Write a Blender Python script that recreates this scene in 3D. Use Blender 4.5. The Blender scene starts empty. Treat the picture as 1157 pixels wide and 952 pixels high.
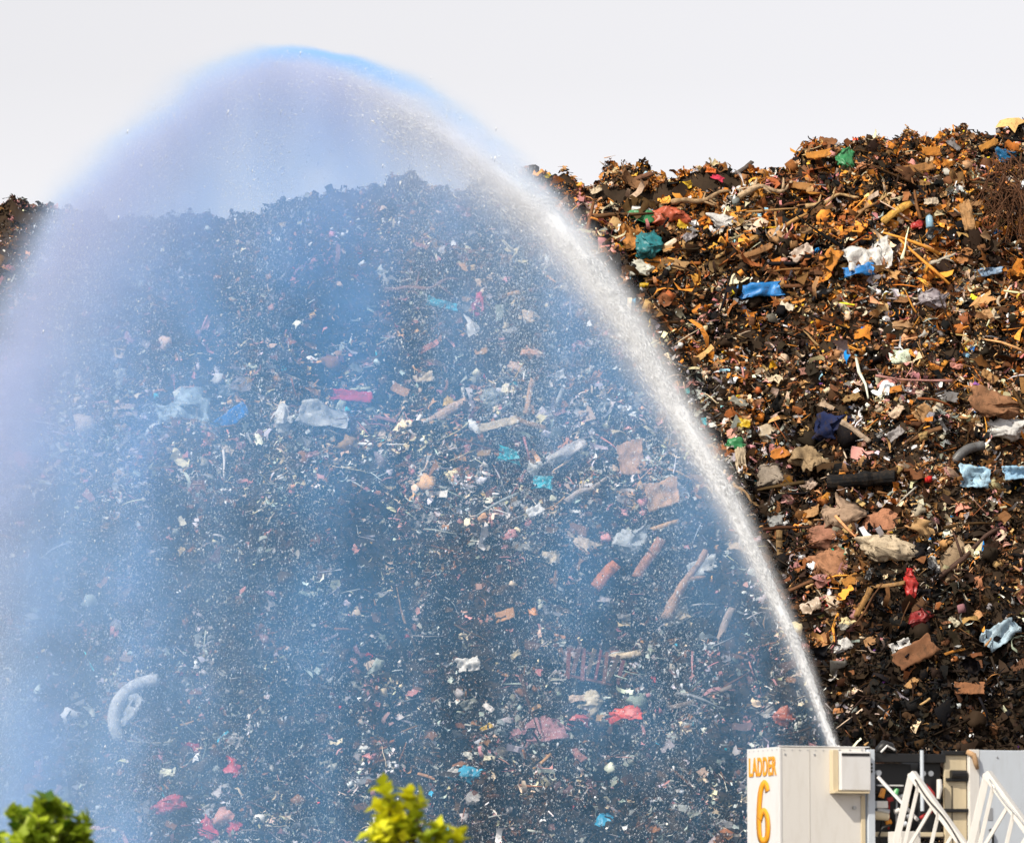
import bpy, bmesh, math, random
import numpy as np
from mathutils import Vector, Matrix

random.seed(7)
RNG = np.random.default_rng(11)
scene = bpy.context.scene
COL = scene.collection
PI = math.pi

# ------------------------------------------------------------------ camera maths
F = 6000.0                     # focal length in photo pixels (photo 1157 x 952)
PITCH = math.radians(5.5)
CAM = np.array([0.0, 0.0, 1.7])
FWD = np.array([0, math.cos(PITCH), math.sin(PITCH)])
UPV = np.array([0, -math.sin(PITCH), math.cos(PITCH)])
RGT = np.array([1.0, 0, 0])

def ray(px, py):
    return FWD + RGT * ((px - 578.5) / F) + UPV * ((476 - py) / F)

def at_y(px, py, y):
    d = ray(px, py)
    return CAM + d * (y / d[1])

def project(P):
    q = P - CAM
    f = q @ FWD
    return 578.5 + F * (q @ RGT) / f, 476 - F * (q @ UPV) / f

# ------------------------------------------------------------------ noise
_perm = np.random.default_rng(3).random((64, 64, 64)).astype(np.float32)

def vnoise(x, y, z=0.0):
    x, y, z = np.broadcast_arrays(np.asarray(x, float), np.asarray(y, float), np.asarray(z, float))
    xi, yi, zi = np.floor(x).astype(int), np.floor(y).astype(int), np.floor(z).astype(int)
    fx, fy, fz = x - xi, y - yi, z - zi
    fx = fx * fx * (3 - 2 * fx); fy = fy * fy * (3 - 2 * fy); fz = fz * fz * (3 - 2 * fz)
    r = 0
    for a in (0, 1):
        wa = fx if a else 1 - fx
        for b in (0, 1):
            wb = fy if b else 1 - fy
            for c in (0, 1):
                wc = fz if c else 1 - fz
                r = r + wa * wb * wc * _perm[(xi + a) & 63, (yi + b) & 63, (zi + c) & 63]
    return r * 2 - 1

def fbm(x, y, z=0.0, o=4):
    r, a, f = 0, 1.0, 1.0
    for k in range(o):
        r = r + a * vnoise(x * f + 7.3 * k, y * f + 3.1 * k, z * f)
        a *= .5; f *= 2.03
    return r

# ------------------------------------------------------------------ the mound
Y_FOOT, Y_RIDGE = 117.0, 141.0
RIDGE_PX = [(-500, 262), (-200, 250), (0, 246), (45, 240), (70, 243), (180, 240), (250, 232), (330, 222), (360, 208), (430, 207), (500, 214),
            (560, 204), (600, 203), (650, 199), (700, 195), (760, 190), (830, 184), (880, 175), (920, 170), (980, 156),
            (1020, 153), (1060, 148), (1110, 147), (1157, 141), (1400, 125), (1800, 140)]
_rx = np.array([at_y(p, q, Y_RIDGE)[0] for p, q in RIDGE_PX])
_rz = np.array([at_y(p, q, Y_RIDGE)[2] for p, q in RIDGE_PX])

# undercut ledges of the tipped waste: (photo px, photo py, half width px, depth of the step [m])
LEDGES = []
for p_, q_, hw_, a_ in [(735, 385, 60, 1.7), (860, 378, 70, 1.3), (970, 556, 75, 1.8), (1100, 300, 60, 1.6), (1040, 655, 70, 1.4), (900, 640, 50, 1.2), (1130, 420, 50, 1.2), (960, 800, 120, 1.4), (1090, 770, 60, 1.1),
                        (860, 215, 70, .9), (1010, 225, 60, 1.0), (590, 545, 90, .8), (620, 700, 110, .8), (420, 560, 110, .8), (300, 640, 90, .7), (520, 640, 70, .6), (790, 730, 60, .7), (200, 520, 80, .6), (480, 420, 80, .5)]:
    e_ = at_y(p_, q_, 130.0); LEDGES.append((e_[0], Y_FOOT + 24 * e_[2] / float(np.interp(e_[0], _rx, _rz)), hw_ * .0217, a_))

def H(x, y, fine=True):
    x = np.asarray(x, float); y = np.asarray(y, float)
    zr = np.interp(x, _rx, _rz) - np.interp(x, [-13.5, -11.5, -3, 6, 10, 13], [.0, .15, .3, .5, .2, -.1])
    yr = Y_RIDGE + 1.2 * vnoise(x * .13, 4.0)
    t = (y - Y_FOOT) / (yr - Y_FOOT)
    tt = t + .022 * np.sin(t * 6 * PI + 1.6 * vnoise(x * .16, t * 2)) + .03 * vnoise(x * .22, y * .22, 5)
    tc = np.clip(tt, 0, 1)
    z = zr * tc
    z = np.where(t > 1, zr - .28 * np.minimum(y - yr, 30), z)
    w = np.clip((t + .05) * 6, 0, 1)
    lump = .95 * vnoise(x * .30, y * .50, 2) + .62 * (1 - 2 * np.abs(vnoise(x * .8, y * 1.2, 7))) + .56 * vnoise(x * 1.5, y * 2.1, 1)
    edge = np.clip(np.abs(t - 1) * 5 + .35, 0, 1) * np.clip((147 - y) / 4, .1, 1)
    z = z + w * lump * edge
    for (x0, y0, sx, a) in LEDGES:
        gx = np.exp(-((x - x0) / sx) ** 2); v = (y - y0 - .25 * np.sin(x * 2.1 + x0)) / .75
        z = z + w * a * gx * 1.2 * v * np.exp(-v * v * 1.3)
    if fine:
        z = z + w * (.24 * vnoise(x * 3.7, y * 4.1, 3) + .08 * vnoise(x * 8, y * 8, 9))
    return z

def hit(px, py):
    ys = np.arange(112, 160, .06)
    d = ray(px, py)
    P = CAM[None] + d[None] * (ys / d[1])[:, None]
    below = P[:, 2] < H(P[:, 0], P[:, 1])
    if not below.any():
        k = int(np.argmin(np.abs(ys - 140.3))); q = P[k].copy(); q[2] = float(H(q[0], q[1])); return q
    else:
        k = int(np.argmax(below))
    return P[k]

# ------------------------------------------------------------------ materials
def principled(name, color, rough=.7, spec=.3, metallic=0):
    m = bpy.data.materials.new(name); m.use_nodes = True
    b = m.node_tree.nodes['Principled BSDF']
    b.inputs['Base Color'].default_value = (*color, 1)
    b.inputs['Roughness'].default_value = rough
    b.inputs['Specular IOR Level'].default_value = spec
    b.inputs['Metallic'].default_value = metallic
    return m, m.node_tree, b

class NT:
    """small helper to wire shader nodes"""
    def __init__(s, tree): s.t = tree
    def n(s, kind, **kw):
        x = s.t.nodes.new(kind)
        for k, v in kw.items(): setattr(x, k, v)
        return x
    def l(s, a, b): s.t.links.new(a, b)
    def put(s, sock, v):
        if hasattr(v, 'links') or isinstance(v, bpy.types.NodeSocket): s.l(v, sock)
        else: sock.default_value = v
    def m(s, op, a, b=0.0, c=None, clamp=False):
        x = s.n('ShaderNodeMath', operation=op); x.use_clamp = clamp
        s.put(x.inputs[0], a); s.put(x.inputs[1], b)
        if c is not None: s.put(x.inputs[2], c)
        return x.outputs[0]
    def noise(s, vec, scale, detail=3, rough=.55):
        x = s.n('ShaderNodeTexNoise')
        x.inputs['Scale'].default_value = scale; x.inputs['Detail'].default_value = detail; x.inputs['Roughness'].default_value = rough
        if vec is not None: s.l(vec, x.inputs['Vector'])
        return x.outputs['Fac']
    def rng(s, v, a, b, c, d, smooth=False):
        x = s.n('ShaderNodeMapRange')
        if smooth: x.interpolation_type = 'SMOOTHSTEP'
        s.put(x.inputs[0], v)
        for i, q in enumerate((a, b, c, d)): s.put(x.inputs[i + 1], q)
        return x.outputs[0]
    def mix(s, f, a, b):
        x = s.n('ShaderNodeMix', data_type='RGBA')
        s.put(x.inputs[0], f)
        s.put(x.inputs[6], (*a, 1) if isinstance(a, tuple) and len(a) == 3 else a)
        s.put(x.inputs[7], (*b, 1) if isinstance(b, tuple) and len(b) == 3 else b)
        return x.outputs[2]
    def curve(s, v, pts):
        x = s.n('ShaderNodeFloatCurve')
        c = x.mapping.curves[0]
        pts = sorted(pts)
        while len(c.points) < len(pts): c.points.new(.5, .5)
        for p, (a, b) in zip(c.points, pts):
            p.location = (a, b); p.handle_type = 'AUTO_CLAMPED'
        x.mapping.update()
        s.put(x.inputs['Value'], v)
        return x.outputs[0]

_mats = {}
def mat(kind, color):
    """weathered waste material of one colour: cloth, plastic, wood, board"""
    key = (kind, tuple(round(c, 3) for c in color))
    if key in _mats: return _mats[key]
    m, t, b = principled(f'{kind}_{len(_mats)}', color)
    N = NT(t)
    tc = N.n('ShaderNodeTexCoord').outputs['Object']
    if kind == 'wood':
        mp = N.n('ShaderNodeMapping'); N.l(tc, mp.inputs[0]); mp.inputs['Scale'].default_value = (1.2, 14, 14)
        g = N.noise(mp.outputs[0], 3, 4)
    else:
        g = N.noise(tc, 3.5, 5, .65)
    dirt = N.noise(tc, 6.5, 4, .7)
    dark = tuple(c * .45 for c in color)
    c1 = N.mix(N.rng(g, .3, .65, 0, 1), dark, color)
    amt = {'cloth': .8, 'plastic': .7, 'wood': .7, 'board': .7}[kind]
    c2 = N.mix(N.rng(dirt, .48, .70, 0, amt), c1, (.045, .03, .018))
    N.l(c2, b.inputs['Base Color'])
    b.inputs['Roughness'].default_value = {'cloth': .9, 'plastic': .42, 'wood': .8, 'board': .85}[kind]
    b.inputs['Specular IOR Level'].default_value = {'cloth': .1, 'plastic': .4, 'wood': .2, 'board': .15}[kind]
    bp = N.n('ShaderNodeBump'); bp.inputs['Strength'].default_value = .5; bp.inputs['Distance'].default_value = .03
    N.l(g, bp.inputs['Height']); N.l(bp.outputs[0], b.inputs['Normal'])
    _mats[key] = m
    return m

# ------------------------------------------------------------------ mesh helpers
def mesh_np(name, V, faces_by_size, smooth=False):
    """faces_by_size: list of int arrays (n, k)"""
    me = bpy.data.meshes.new(name)
    V = np.asarray(V, np.float32)
    me.vertices.add(len(V)); me.vertices.foreach_set('co', V.ravel())
    fl = [np.asarray(f, np.int32) for f in faces_by_size if len(f)]
    nl = sum(f.size for f in fl); npoly = sum(len(f) for f in fl)
    me.loops.add(nl); me.loops.foreach_set('vertex_index', np.concatenate([f.ravel() for f in fl]))
    me.polygons.add(npoly)
    tot = np.concatenate([np.full(len(f), f.shape[1], np.int32) for f in fl])
    start = np.concatenate([[0], np.cumsum(tot)[:-1]]).astype(np.int32)
    me.polygons.foreach_set('loop_start', start); me.polygons.foreach_set('loop_total', tot)
    if smooth: me.polygons.foreach_set('use_smooth', np.ones(npoly, bool))
    me.update(calc_edges=True)
    return me

def link(name, me, material=None, parent=None):
    o = bpy.data.objects.new(name, me); COL.objects.link(o)
    if material is not None: me.materials.append(material)
    if parent is not None: o.parent = parent
    return o

def tag(o, label, cat, group=None):
    o['label'] = label; o['category'] = cat
    if group: o['group'] = group
    return o

def empty(name, M):
    o = bpy.data.objects.new(name, None); COL.objects.link(o); o.matrix_world = M
    o.empty_display_size = .2
    return o

class MB:
    """collects boxes, tubes, lathes into one bmesh"""
    def __init__(s): s.bm = bmesh.new()
    def box(s, a, b, M=None):
        c = [(x, y, z) for x in (a[0], b[0]) for y in (a[1], b[1]) for z in (a[2], b[2])]
        vs = [s.bm.verts.new(M @ Vector(p) if M else p) for p in c]
        for f in ((0, 1, 3, 2), (4, 6, 7, 5), (0, 4, 5, 1), (2, 3, 7, 6), (0, 2, 6, 4), (1, 5, 7, 3)):
            s.bm.faces.new([vs[i] for i in f])
        return s
    def bar(s, p, q, w, h=None, up=(0, 0, 1)):
        p, q = Vector(p), Vector(q); d = (q - p).normalized()
        u = Vector(up); 
        if abs(d.dot(u)) > .98: u = Vector((0, 1, 0))
        sx = d.cross(u).normalized(); uz = sx.cross(d)
        h = h or w
        M = Matrix((( *sx, 0), (*d, 0), (*uz, 0), (0, 0, 0, 1))).transposed(); M.translation = p
        return s.box((-w / 2, 0, -h / 2), (w / 2, (q - p).length, h / 2), M)
    def tube(s, pts, rad, n=8, cap=True):
        pts = [Vector(p) for p in pts]
        rad = rad if hasattr(rad, '__len__') else [rad] * len(pts)
        rings = []; ref = Vector((.3, .2, .93))
        for i, p in enumerate(pts):
            d = (pts[min(i + 1, len(pts) - 1)] - pts[max(i - 1, 0)]).normalized()
            a = d.cross(ref)
            if a.length < .05: a = d.cross(Vector((1, 0, 0)))
            a.normalize(); b = d.cross(a)
            rings.append([s.bm.verts.new(p + rad[i] * (a * math.cos(2 * PI * k / n) + b * math.sin(2 * PI * k / n))) for k in range(n)])
        for r0, r1 in zip(rings, rings[1:]):
            for k in range(n):
                s.bm.faces.new((r0[k], r0[(k + 1) % n], r1[(k + 1) % n], r1[k]))
        if cap:
            s.bm.faces.new(rings[0][::-1]); s.bm.faces.new(rings[-1])
        return s
    def build(s, name, material, parent=None, smooth=False, bevel=0):
        bmesh.ops.recalc_face_normals(s.bm, faces=s.bm.faces)
        me = bpy.data.meshes.new(name); s.bm.to_mesh(me); s.bm.free()
        if smooth:
            me.polygons.foreach_set('use_smooth', np.ones(len(me.polygons), bool))
        o = link(name, me, material, parent)
        if bevel:
            md = o.modifiers.new('bevel', 'BEVEL'); md.width = bevel; md.segments = 2; md.limit_method = 'ANGLE'
        return o

# ------------------------------------------------------------------ world, sun, camera
SUN = Vector((-.50, -.58, .72)).normalized()
w = bpy.data.worlds.new('World'); scene.world = w; w.use_nodes = True
N = NT(w.node_tree)
sky = N.n('ShaderNodeTexSky'); sky.sky_type = 'NISHITA'; sky.sun_disc = False
sky.sun_elevation = math.asin(SUN.z); sky.sun_rotation = math.atan2(SUN.x, SUN.y)
sky.dust_density = 0.3; sky.air_density = 1.6; sky.ozone_density = 1.0
hs = N.n('ShaderNodeHueSaturation'); hs.inputs['Saturation'].default_value = .06
N.l(sky.outputs[0], hs.inputs['Color'])
tint = N.n('ShaderNodeMix', data_type='RGBA', blend_type='MULTIPLY'); tint.inputs[0].default_value = 1      # thin whitish overcast
N.l(hs.outputs[0], tint.inputs[6]); tint.inputs[7].default_value = (1.0, .983, 1.018, 1)
bg = w.node_tree.nodes['Background']; N.l(tint.outputs[2], bg.inputs['Color'])
SKY_STRENGTH = .135
bg.inputs['Strength'].default_value = SKY_STRENGTH

sl = bpy.data.lights.new('sun', 'SUN'); sl.energy = 5.0; sl.angle = math.radians(.5); sl.color = (1, .92, .79)
so = bpy.data.objects.new('sun', sl); COL.objects.link(so); so.rotation_euler = SUN.to_track_quat('Z', 'Y').to_euler()
so.location = (-40, -40, 60)

cam = bpy.data.cameras.new('camera'); co = bpy.data.objects.new('camera', cam); COL.objects.link(co)
cam.sensor_width = 36; cam.lens = 36 * F / 1157; cam.clip_start = 1; cam.clip_end = 6000
co.location = CAM; co.rotation_euler = (PI / 2 + PITCH, 0, 0)
cam.dof.use_dof = True; cam.dof.focus_distance = 125; cam.dof.aperture_fstop = 6.5
scene.camera = co
vs = scene.view_settings
scene.display_settings.display_device = 'sRGB'
vs.view_transform = 'Standard'; vs.look = 'None'; vs.exposure = 0.06; vs.gamma = 1; vs.use_curve_mapping = False
cy = scene.cycles
cy.max_bounces = 14; cy.diffuse_bounces = 6; cy.glossy_bounces = 2; cy.transmission_bounces = 8; cy.transparent_max_bounces = 8
cy.volume_bounces = 9; cy.volume_step_rate = .26; cy.volume_max_steps = 128
cy.use_adaptive_sampling = True; cy.adaptive_threshold = .02
cy.use_denoising = True
scene.render.use_persistent_data = False

# ------------------------------------------------------------------ ground
soil, t, b = principled('soil', (.06, .045, .03), .95, .1)
N = NT(t); tc = N.n('ShaderNodeTexCoord').outputs['Object']
N.l(N.mix(N.noise(tc, .6, 6, .7), (.035, .026, .018), (.12, .09, .06)), b.inputs['Base Color'])
G = 3000
gm = mesh_np('ground', [(-G, -G, 0), (G, -G, 0), (G, G, 0), (-G, G, 0)], [np.array([[0, 1, 2, 3]])])
g = link('ground', gm, soil); g['kind'] = 'structure'

# the mound: one terrain sheet, compacted dark waste
xs = np.concatenate([np.linspace(-60, -19, 60), np.arange(-18.9, 18.95, .13), np.linspace(19, 60, 60)])
ys = np.concatenate([np.linspace(108, 113.9, 12), np.arange(114, 146, .12), np.linspace(146.2, 260, 60)])
X, Y = np.meshgrid(xs, ys)
Z = H(X, Y)
Z = np.where(Y > 146, Z, Z); Z = np.where(Y < 115, np.minimum(Z, -.05 + 0 * Z), Z)
V = np.stack([X, Y, Z], -1).reshape(-1, 3)
nx, ny = len(xs), len(ys)
I = (np.arange(ny - 1)[:, None] * nx + np.arange(nx - 1)[None]).ravel()
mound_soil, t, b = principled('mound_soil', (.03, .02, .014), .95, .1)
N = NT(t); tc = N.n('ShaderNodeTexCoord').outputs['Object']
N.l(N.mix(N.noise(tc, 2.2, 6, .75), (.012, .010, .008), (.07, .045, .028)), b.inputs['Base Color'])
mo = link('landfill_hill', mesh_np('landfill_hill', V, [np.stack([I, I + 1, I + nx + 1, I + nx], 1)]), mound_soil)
mo['kind'] = 'structure'

# ------------------------------------------------------------------ palette (linear base colours)
C = dict(white=(.78, .76, .73), cream=(.62, .50, .35), tan=(.48, .27, .12), orange=(.64, .25, .045), brown=(.22, .10, .042), umber=(.075, .038, .018),
         dark=(.026, .017, .011), black=(.008, .008, .009), rust=(.27, .095, .03), grey=(.28, .27, .26), palegrey=(.5, .5, .5), blue=(.02, .24, .66), paleblue=(.36, .62, .80),
         cyan=(.06, .50, .66), teal=(.03, .24, .27), red=(.55, .035, .03), pink=(.62, .27, .24), rose=(.42, .2, .19), yellow=(.78, .50, .03),
         green=(.05, .30, .11), lime=(.3, .5, .05), purple=(.2, .08, .3), navy=(.02, .03, .09), olive=(.14, .13, .05))
CN = list(C)
CA = np.array([C[k] for k in CN])

def jet_px(py):   # photo x of the jet's outer edge at a photo height: rubbish left of it lies in the wet, soaked half
    return np.interp(py, [0, 200, 300, 420, 530, 690, 840, 1200], [560, 600, 680, 760, 820, 895, 945, 1050])

MIX = {  # how the waste is mixed on each stretch of the slope
 'top':    dict(dark=.17, black=.15, umber=.09, brown=.14, rust=.10, orange=.19, tan=.15, cream=.09, white=.035, pink=.02, grey=.02, red=.005, yellow=.009, green=.003, blue=.002, paleblue=.005),
 'mid':    dict(dark=.17, black=.15, umber=.10, brown=.13, rust=.06, orange=.08, tan=.14, cream=.15, white=.07, pink=.05, rose=.04, grey=.05, yellow=.006, purple=.003, blue=.003, paleblue=.006),
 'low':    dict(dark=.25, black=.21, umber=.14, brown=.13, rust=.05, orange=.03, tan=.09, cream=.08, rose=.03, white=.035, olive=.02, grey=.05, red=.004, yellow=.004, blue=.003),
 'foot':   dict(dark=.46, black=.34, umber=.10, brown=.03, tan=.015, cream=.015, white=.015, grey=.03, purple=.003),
 'wettop': dict(dark=.32, black=.18, umber=.15, brown=.10, rose=.06, grey=.08, white=.02, cream=.025, tan=.03, red=.004),
 'wetband':dict(dark=.13, black=.09, umber=.09, brown=.07, tan=.07, cream=.17, white=.11, palegrey=.11, pink=.06, rose=.05, grey=.09, cyan=.004),
 'wetmid': dict(dark=.44, black=.25, umber=.12, grey=.08, rose=.03, cream=.015, palegrey=.015, white=.006, brown=.05),
 'wetlow': dict(dark=.33, black=.20, umber=.12, grey=.12, white=.022, cream=.03, rose=.05, palegrey=.045, brown=.05, red=.004, cyan=.003),
}
for k, d in MIX.items():
    v = np.zeros(len(CN))
    for c, p in d.items(): v[CN.index(c)] = p
    MIX[k] = v / v.sum()

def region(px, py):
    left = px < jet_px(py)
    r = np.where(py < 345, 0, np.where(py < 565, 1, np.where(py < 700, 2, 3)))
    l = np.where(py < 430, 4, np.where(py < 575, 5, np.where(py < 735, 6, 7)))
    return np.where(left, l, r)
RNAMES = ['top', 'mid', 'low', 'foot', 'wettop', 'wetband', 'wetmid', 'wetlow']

# ------------------------------------------------------------------ loose rubbish (nobody could count it): one mesh
def protos():
    r = np.random.default_rng(5)
    out = {}
    def grid(nu, nv):
        u, v = np.meshgrid(np.linspace(-.5, .5, nu), np.linspace(-.5, .5, nv), indexing='ij')
        i = (np.arange(nu - 1)[:, None] * nv + np.arange(nv - 1)[None]).ravel()
        return u.ravel(), v.ravel(), np.stack([i, i + nv, i + nv + 1, i + 1], 1)
    fl = []
    for k in range(14):
        u, v, f = grid(4, 3)
        asp = r.uniform(.45, 1)
        P = np.stack([u + r.normal(0, .07, u.size), v * asp + r.normal(0, .07, u.size), r.normal(0, .13, u.size) + .5 * r.normal() * u * u], 1)
        fl.append((P, f))
    out['flake'] = fl
    sh = []
    for k in range(12):
        u, v, f = grid(8, 6)
        asp = r.uniform(.4, 1); q = k * 7.7
        pull = 1 - .3 * np.maximum(np.abs(u), np.abs(v)) * 2 * (.6 + vnoise(u * 3 + q, v * 3, 2))
        z = .22 * vnoise(u * 3 + q, v * 3, 1) + .16 * (1 - 2 * np.abs(vnoise(u * 4.3 + q, v * 4.3, 3))) + r.normal(0, .025, u.size) + .4 * r.normal() * u * u
        sh.append((np.stack([u * pull, v * asp * pull, z], 1), f))
    out['sheet'] = sh
    st = []
    for k in range(10):
        u, v, f = grid(6, 2)
        a = r.uniform(.5, 2.4) * r.choice([-1, 1])
        ang = u * a * 2
        P = np.stack([np.sin(ang) / (2 * a) * 1.3, v * r.uniform(.05, .2), (np.cos(ang) - 1) / (2 * a) * 1.3], 1) + r.normal(0, .025, (u.size, 3))
        st.append((P, f))
    out['strip'] = st
    sk = []
    for k in range(8):
        n = 4; L = 4
        P = []; b1, b2 = r.normal(0, .05, 2)
        for i in range(L):
            x = i / (L - 1) - .5; rr = r.uniform(.016, .045) * (1 - .5 * (i / (L - 1)))
            for j in range(n):
                a = 2 * PI * j / n + .4
                P.append((x, rr * math.cos(a) + b1 * math.sin(3 * x), rr * math.sin(a) + b2 * math.cos(3 * x)))
        f = [(i * n + j, i * n + (j + 1) % n, (i + 1) * n + (j + 1) % n, (i + 1) * n + j) for i in range(L - 1) for j in range(n)]
        f += [(3, 2, 1, 0), ((L - 1) * n, (L - 1) * n + 1, (L - 1) * n + 2, (L - 1) * n + 3)]
        sk.append((np.array(P), np.array(f)))
    out['stick'] = sk
    ch = []
    for k in range(10):
        s = r.uniform(.25, .6, 3); s[0] = .5
        P = np.array([(x, y, z) for x in (-1, 1) for y in (-1, 1) for z in (-1, 1)], float) * s * r.uniform(.75, 1.15, (8, 3))
        f = np.array([(0, 1, 3, 2), (4, 6, 7, 5), (0, 4, 5, 1), (2, 3, 7, 6), (0, 2, 6, 4), (1, 5, 7, 3)])
        ch.append((P, f))
    out['chunk'] = ch
    bl = []
    bm = bmesh.new(); bmesh.ops.create_icosphere(bm, subdivisions=2, radius=.5)
    IV = np.array([v.co[:] for v in bm.verts]); IF = np.array([[v.index for v in f.verts] for f in bm.faces]); bm.free()
    for k in range(10):
        s = r.uniform(.4, 1, 3); s[0] = 1
        nn = 1 + .45 * vnoise(IV[:, 0] * 4 + k * 9, IV[:, 1] * 4, IV[:, 2] * 4) + .5 * (1 - 2 * np.abs(vnoise(IV[:, 0] * 7 + k * 5, IV[:, 1] * 7, IV[:, 2] * 7)))
        bl.append((IV * nn[:, None] * s, IF))
    out['lump'] = bl
    return out
PROTO = protos()

def normals(x, y, e=.35):
    hx = (H(x + e, y, False) - H(x - e, y, False)) / (2 * e); hy = (H(x, y + e, False) - H(x, y - e, False)) / (2 * e)
    n = np.stack([-hx, -hy, np.ones_like(hx)], -1)
    return n / np.linalg.norm(n, axis=-1, keepdims=True)

def scatter_rubbish():
    r = np.random.default_rng(21)
    spec = [('flake', 250000, .115, .55), ('flake', 190000, .07, .4), ('sheet', 8500, .30, .4), ('strip', 150000, .22, .5), ('stick', 95000, .28, .6), ('chunk', 24000, .09, .45), ('lump', 5000, .20, .45)]
    Vs, Q, T, QC, TC = [], [], [], [], []
    base = 0
    for kind, n, med, sg in spec:
        x = r.uniform(-17.5, 17.5, n); y = r.uniform(113.5, 145.0, n)
        z = H(x, y)
        P = np.stack([x, y, z], 1)
        px, py = project(P)
        jx = px + r.normal(0, 28, n) + 60 * vnoise(x * .5, y * .5, 3); jy = py + r.normal(0, 22, n) + 45 * vnoise(x * .6, y * .6, 8)
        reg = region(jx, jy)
        wet = px < jet_px(py)
        clump = fbm(x * .7, y * .9, 4.4, 3)
        # colour
        ci = np.zeros(n, int)
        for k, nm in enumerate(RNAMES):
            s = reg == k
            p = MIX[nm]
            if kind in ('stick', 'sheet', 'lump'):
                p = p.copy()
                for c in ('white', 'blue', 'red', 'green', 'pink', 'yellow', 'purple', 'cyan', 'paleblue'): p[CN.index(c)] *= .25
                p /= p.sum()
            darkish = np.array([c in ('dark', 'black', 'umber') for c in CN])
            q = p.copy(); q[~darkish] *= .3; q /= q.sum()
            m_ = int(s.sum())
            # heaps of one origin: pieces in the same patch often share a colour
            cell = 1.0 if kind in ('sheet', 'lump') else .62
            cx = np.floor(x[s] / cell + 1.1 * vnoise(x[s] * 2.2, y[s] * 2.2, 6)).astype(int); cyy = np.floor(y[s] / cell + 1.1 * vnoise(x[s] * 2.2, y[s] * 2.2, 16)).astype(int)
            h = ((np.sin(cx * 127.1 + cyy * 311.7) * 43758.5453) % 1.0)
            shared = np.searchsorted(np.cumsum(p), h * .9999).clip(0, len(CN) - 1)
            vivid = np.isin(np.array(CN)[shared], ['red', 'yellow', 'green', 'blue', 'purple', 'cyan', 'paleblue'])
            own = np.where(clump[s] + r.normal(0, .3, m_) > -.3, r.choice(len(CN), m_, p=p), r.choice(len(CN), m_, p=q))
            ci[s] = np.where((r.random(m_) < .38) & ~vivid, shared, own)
        col = CA[ci] * r.lognormal(0, .28, (n, 1)) * r.uniform(.88, 1.12, (n, 3))
        col = np.clip(col, .004, .85)
        size = med * r.lognormal(0, sg, n)
        size *= np.where(reg == 0, 1.2, np.where(reg == 1, .85, np.where(wet, .85, 1.0)))
        size *= np.interp(y, [138.5, 140.3], [1, .42 if kind in ('stick', 'strip') else .6])
        size = np.clip(size, .04, {'stick': 2.2, 'strip': 1.2, 'lump': .45, 'sheet': .9}.get(kind, .6))
        # frames
        nn = normals(x, y)
        tilt = {'sheet': .55, 'flake': .95, 'strip': .8, 'stick': .35, 'chunk': .9, 'lump': .4}[kind]
        nz = nn + r.normal(0, tilt, (n, 3)); nz /= np.linalg.norm(nz, axis=1, keepdims=True)
        a = r.normal(0, 1, (n, 3)) * np.array([1.25, .8, .55]); tx = a - nz * (a * nz).sum(1, keepdims=True); tx /= np.linalg.norm(tx, axis=1, keepdims=True)
        ty = np.cross(nz, tx)
        P = P + nn * (size * r.uniform(-.12, .3, n))[:, None] + nn * .02
        vid = r.integers(0, len(PROTO[kind]), n)
        for k, (pv, pf) in enumerate(PROTO[kind]):
            s = np.nonzero(vid == k)[0]
            loc = pv[None] * size[s][:, None, None]
            Wd = loc[..., 0:1] * tx[s][:, None] + loc[..., 1:2] * ty[s][:, None] + loc[..., 2:3] * nz[s][:, None] + P[s][:, None]
            nv = len(pv)
            Vs.append(Wd.reshape(-1, 3).astype(np.float32))
            ff = pf[None] + (base + np.arange(len(s)) * nv)[:, None, None]
            (Q if pf.shape[1] == 4 else T).append(ff.reshape(-1, pf.shape[1]))
            (QC if pf.shape[1] == 4 else TC).append(np.repeat(col[s], len(pf), axis=0))
            base += nv * len(s)
    me = mesh_np('rubbish', np.concatenate(Vs), [np.concatenate(Q), np.concatenate(T)])
    cc = np.concatenate(QC + TC)
    cc = np.concatenate([cc, np.ones((len(cc), 1))], 1).astype(np.float32)
    at = me.attributes.new('tint', 'FLOAT_COLOR', 'FACE'); at.data.foreach_set('color', cc.ravel())
    m, t, b = principled('loose_waste', (.2, .2, .2), .8, .08)
    N = NT(t); a = N.n('ShaderNodeAttribute', attribute_name='tint').outputs['Color']
    tc = N.n('ShaderNodeTexCoord').outputs['Object']
    d = N.rng(N.noise(tc, 9, 3, .7), .5, .75, 0, .65)
    N.l(N.mix(d, a, (.03, .02, .013)), b.inputs['Base Color'])
    o = link('rubbish', me, m); o['kind'] = 'stuff'
    o['label'] = 'loose household waste covering the slope of the landfill'
    return o
scatter_rubbish()
# ------------------------------------------------------------------ single pieces of waste one can point at
PXM = 0.0217                   # metres per photo pixel on the mound
TAKEN = []

def frame(px, py, ang, lean=.55, out=.10):
    p = hit(px, py)
    n = normals(np.array([p[0]]), np.array([p[1]]), .8)[0]
    n = n * (1 - lean) + np.array([0, -1, .12]) * lean + .1 * RNG.normal(0, 1, 3); n /= np.linalg.norm(n)
    r = np.array([1, 0, 0.]); r -= n * (r @ n); r /= np.linalg.norm(r)
    u = np.cross(n, r)
    a = math.radians(ang)
    X = r * math.cos(a) + u * math.sin(a); Yv = np.cross(n, X)
    q = p + n * out
    return Matrix(((X[0], Yv[0], n[0], q[0]), (X[1], Yv[1], n[1], q[1]), (X[2], Yv[2], n[2], q[2]), (0, 0, 0, 1)))

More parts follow.
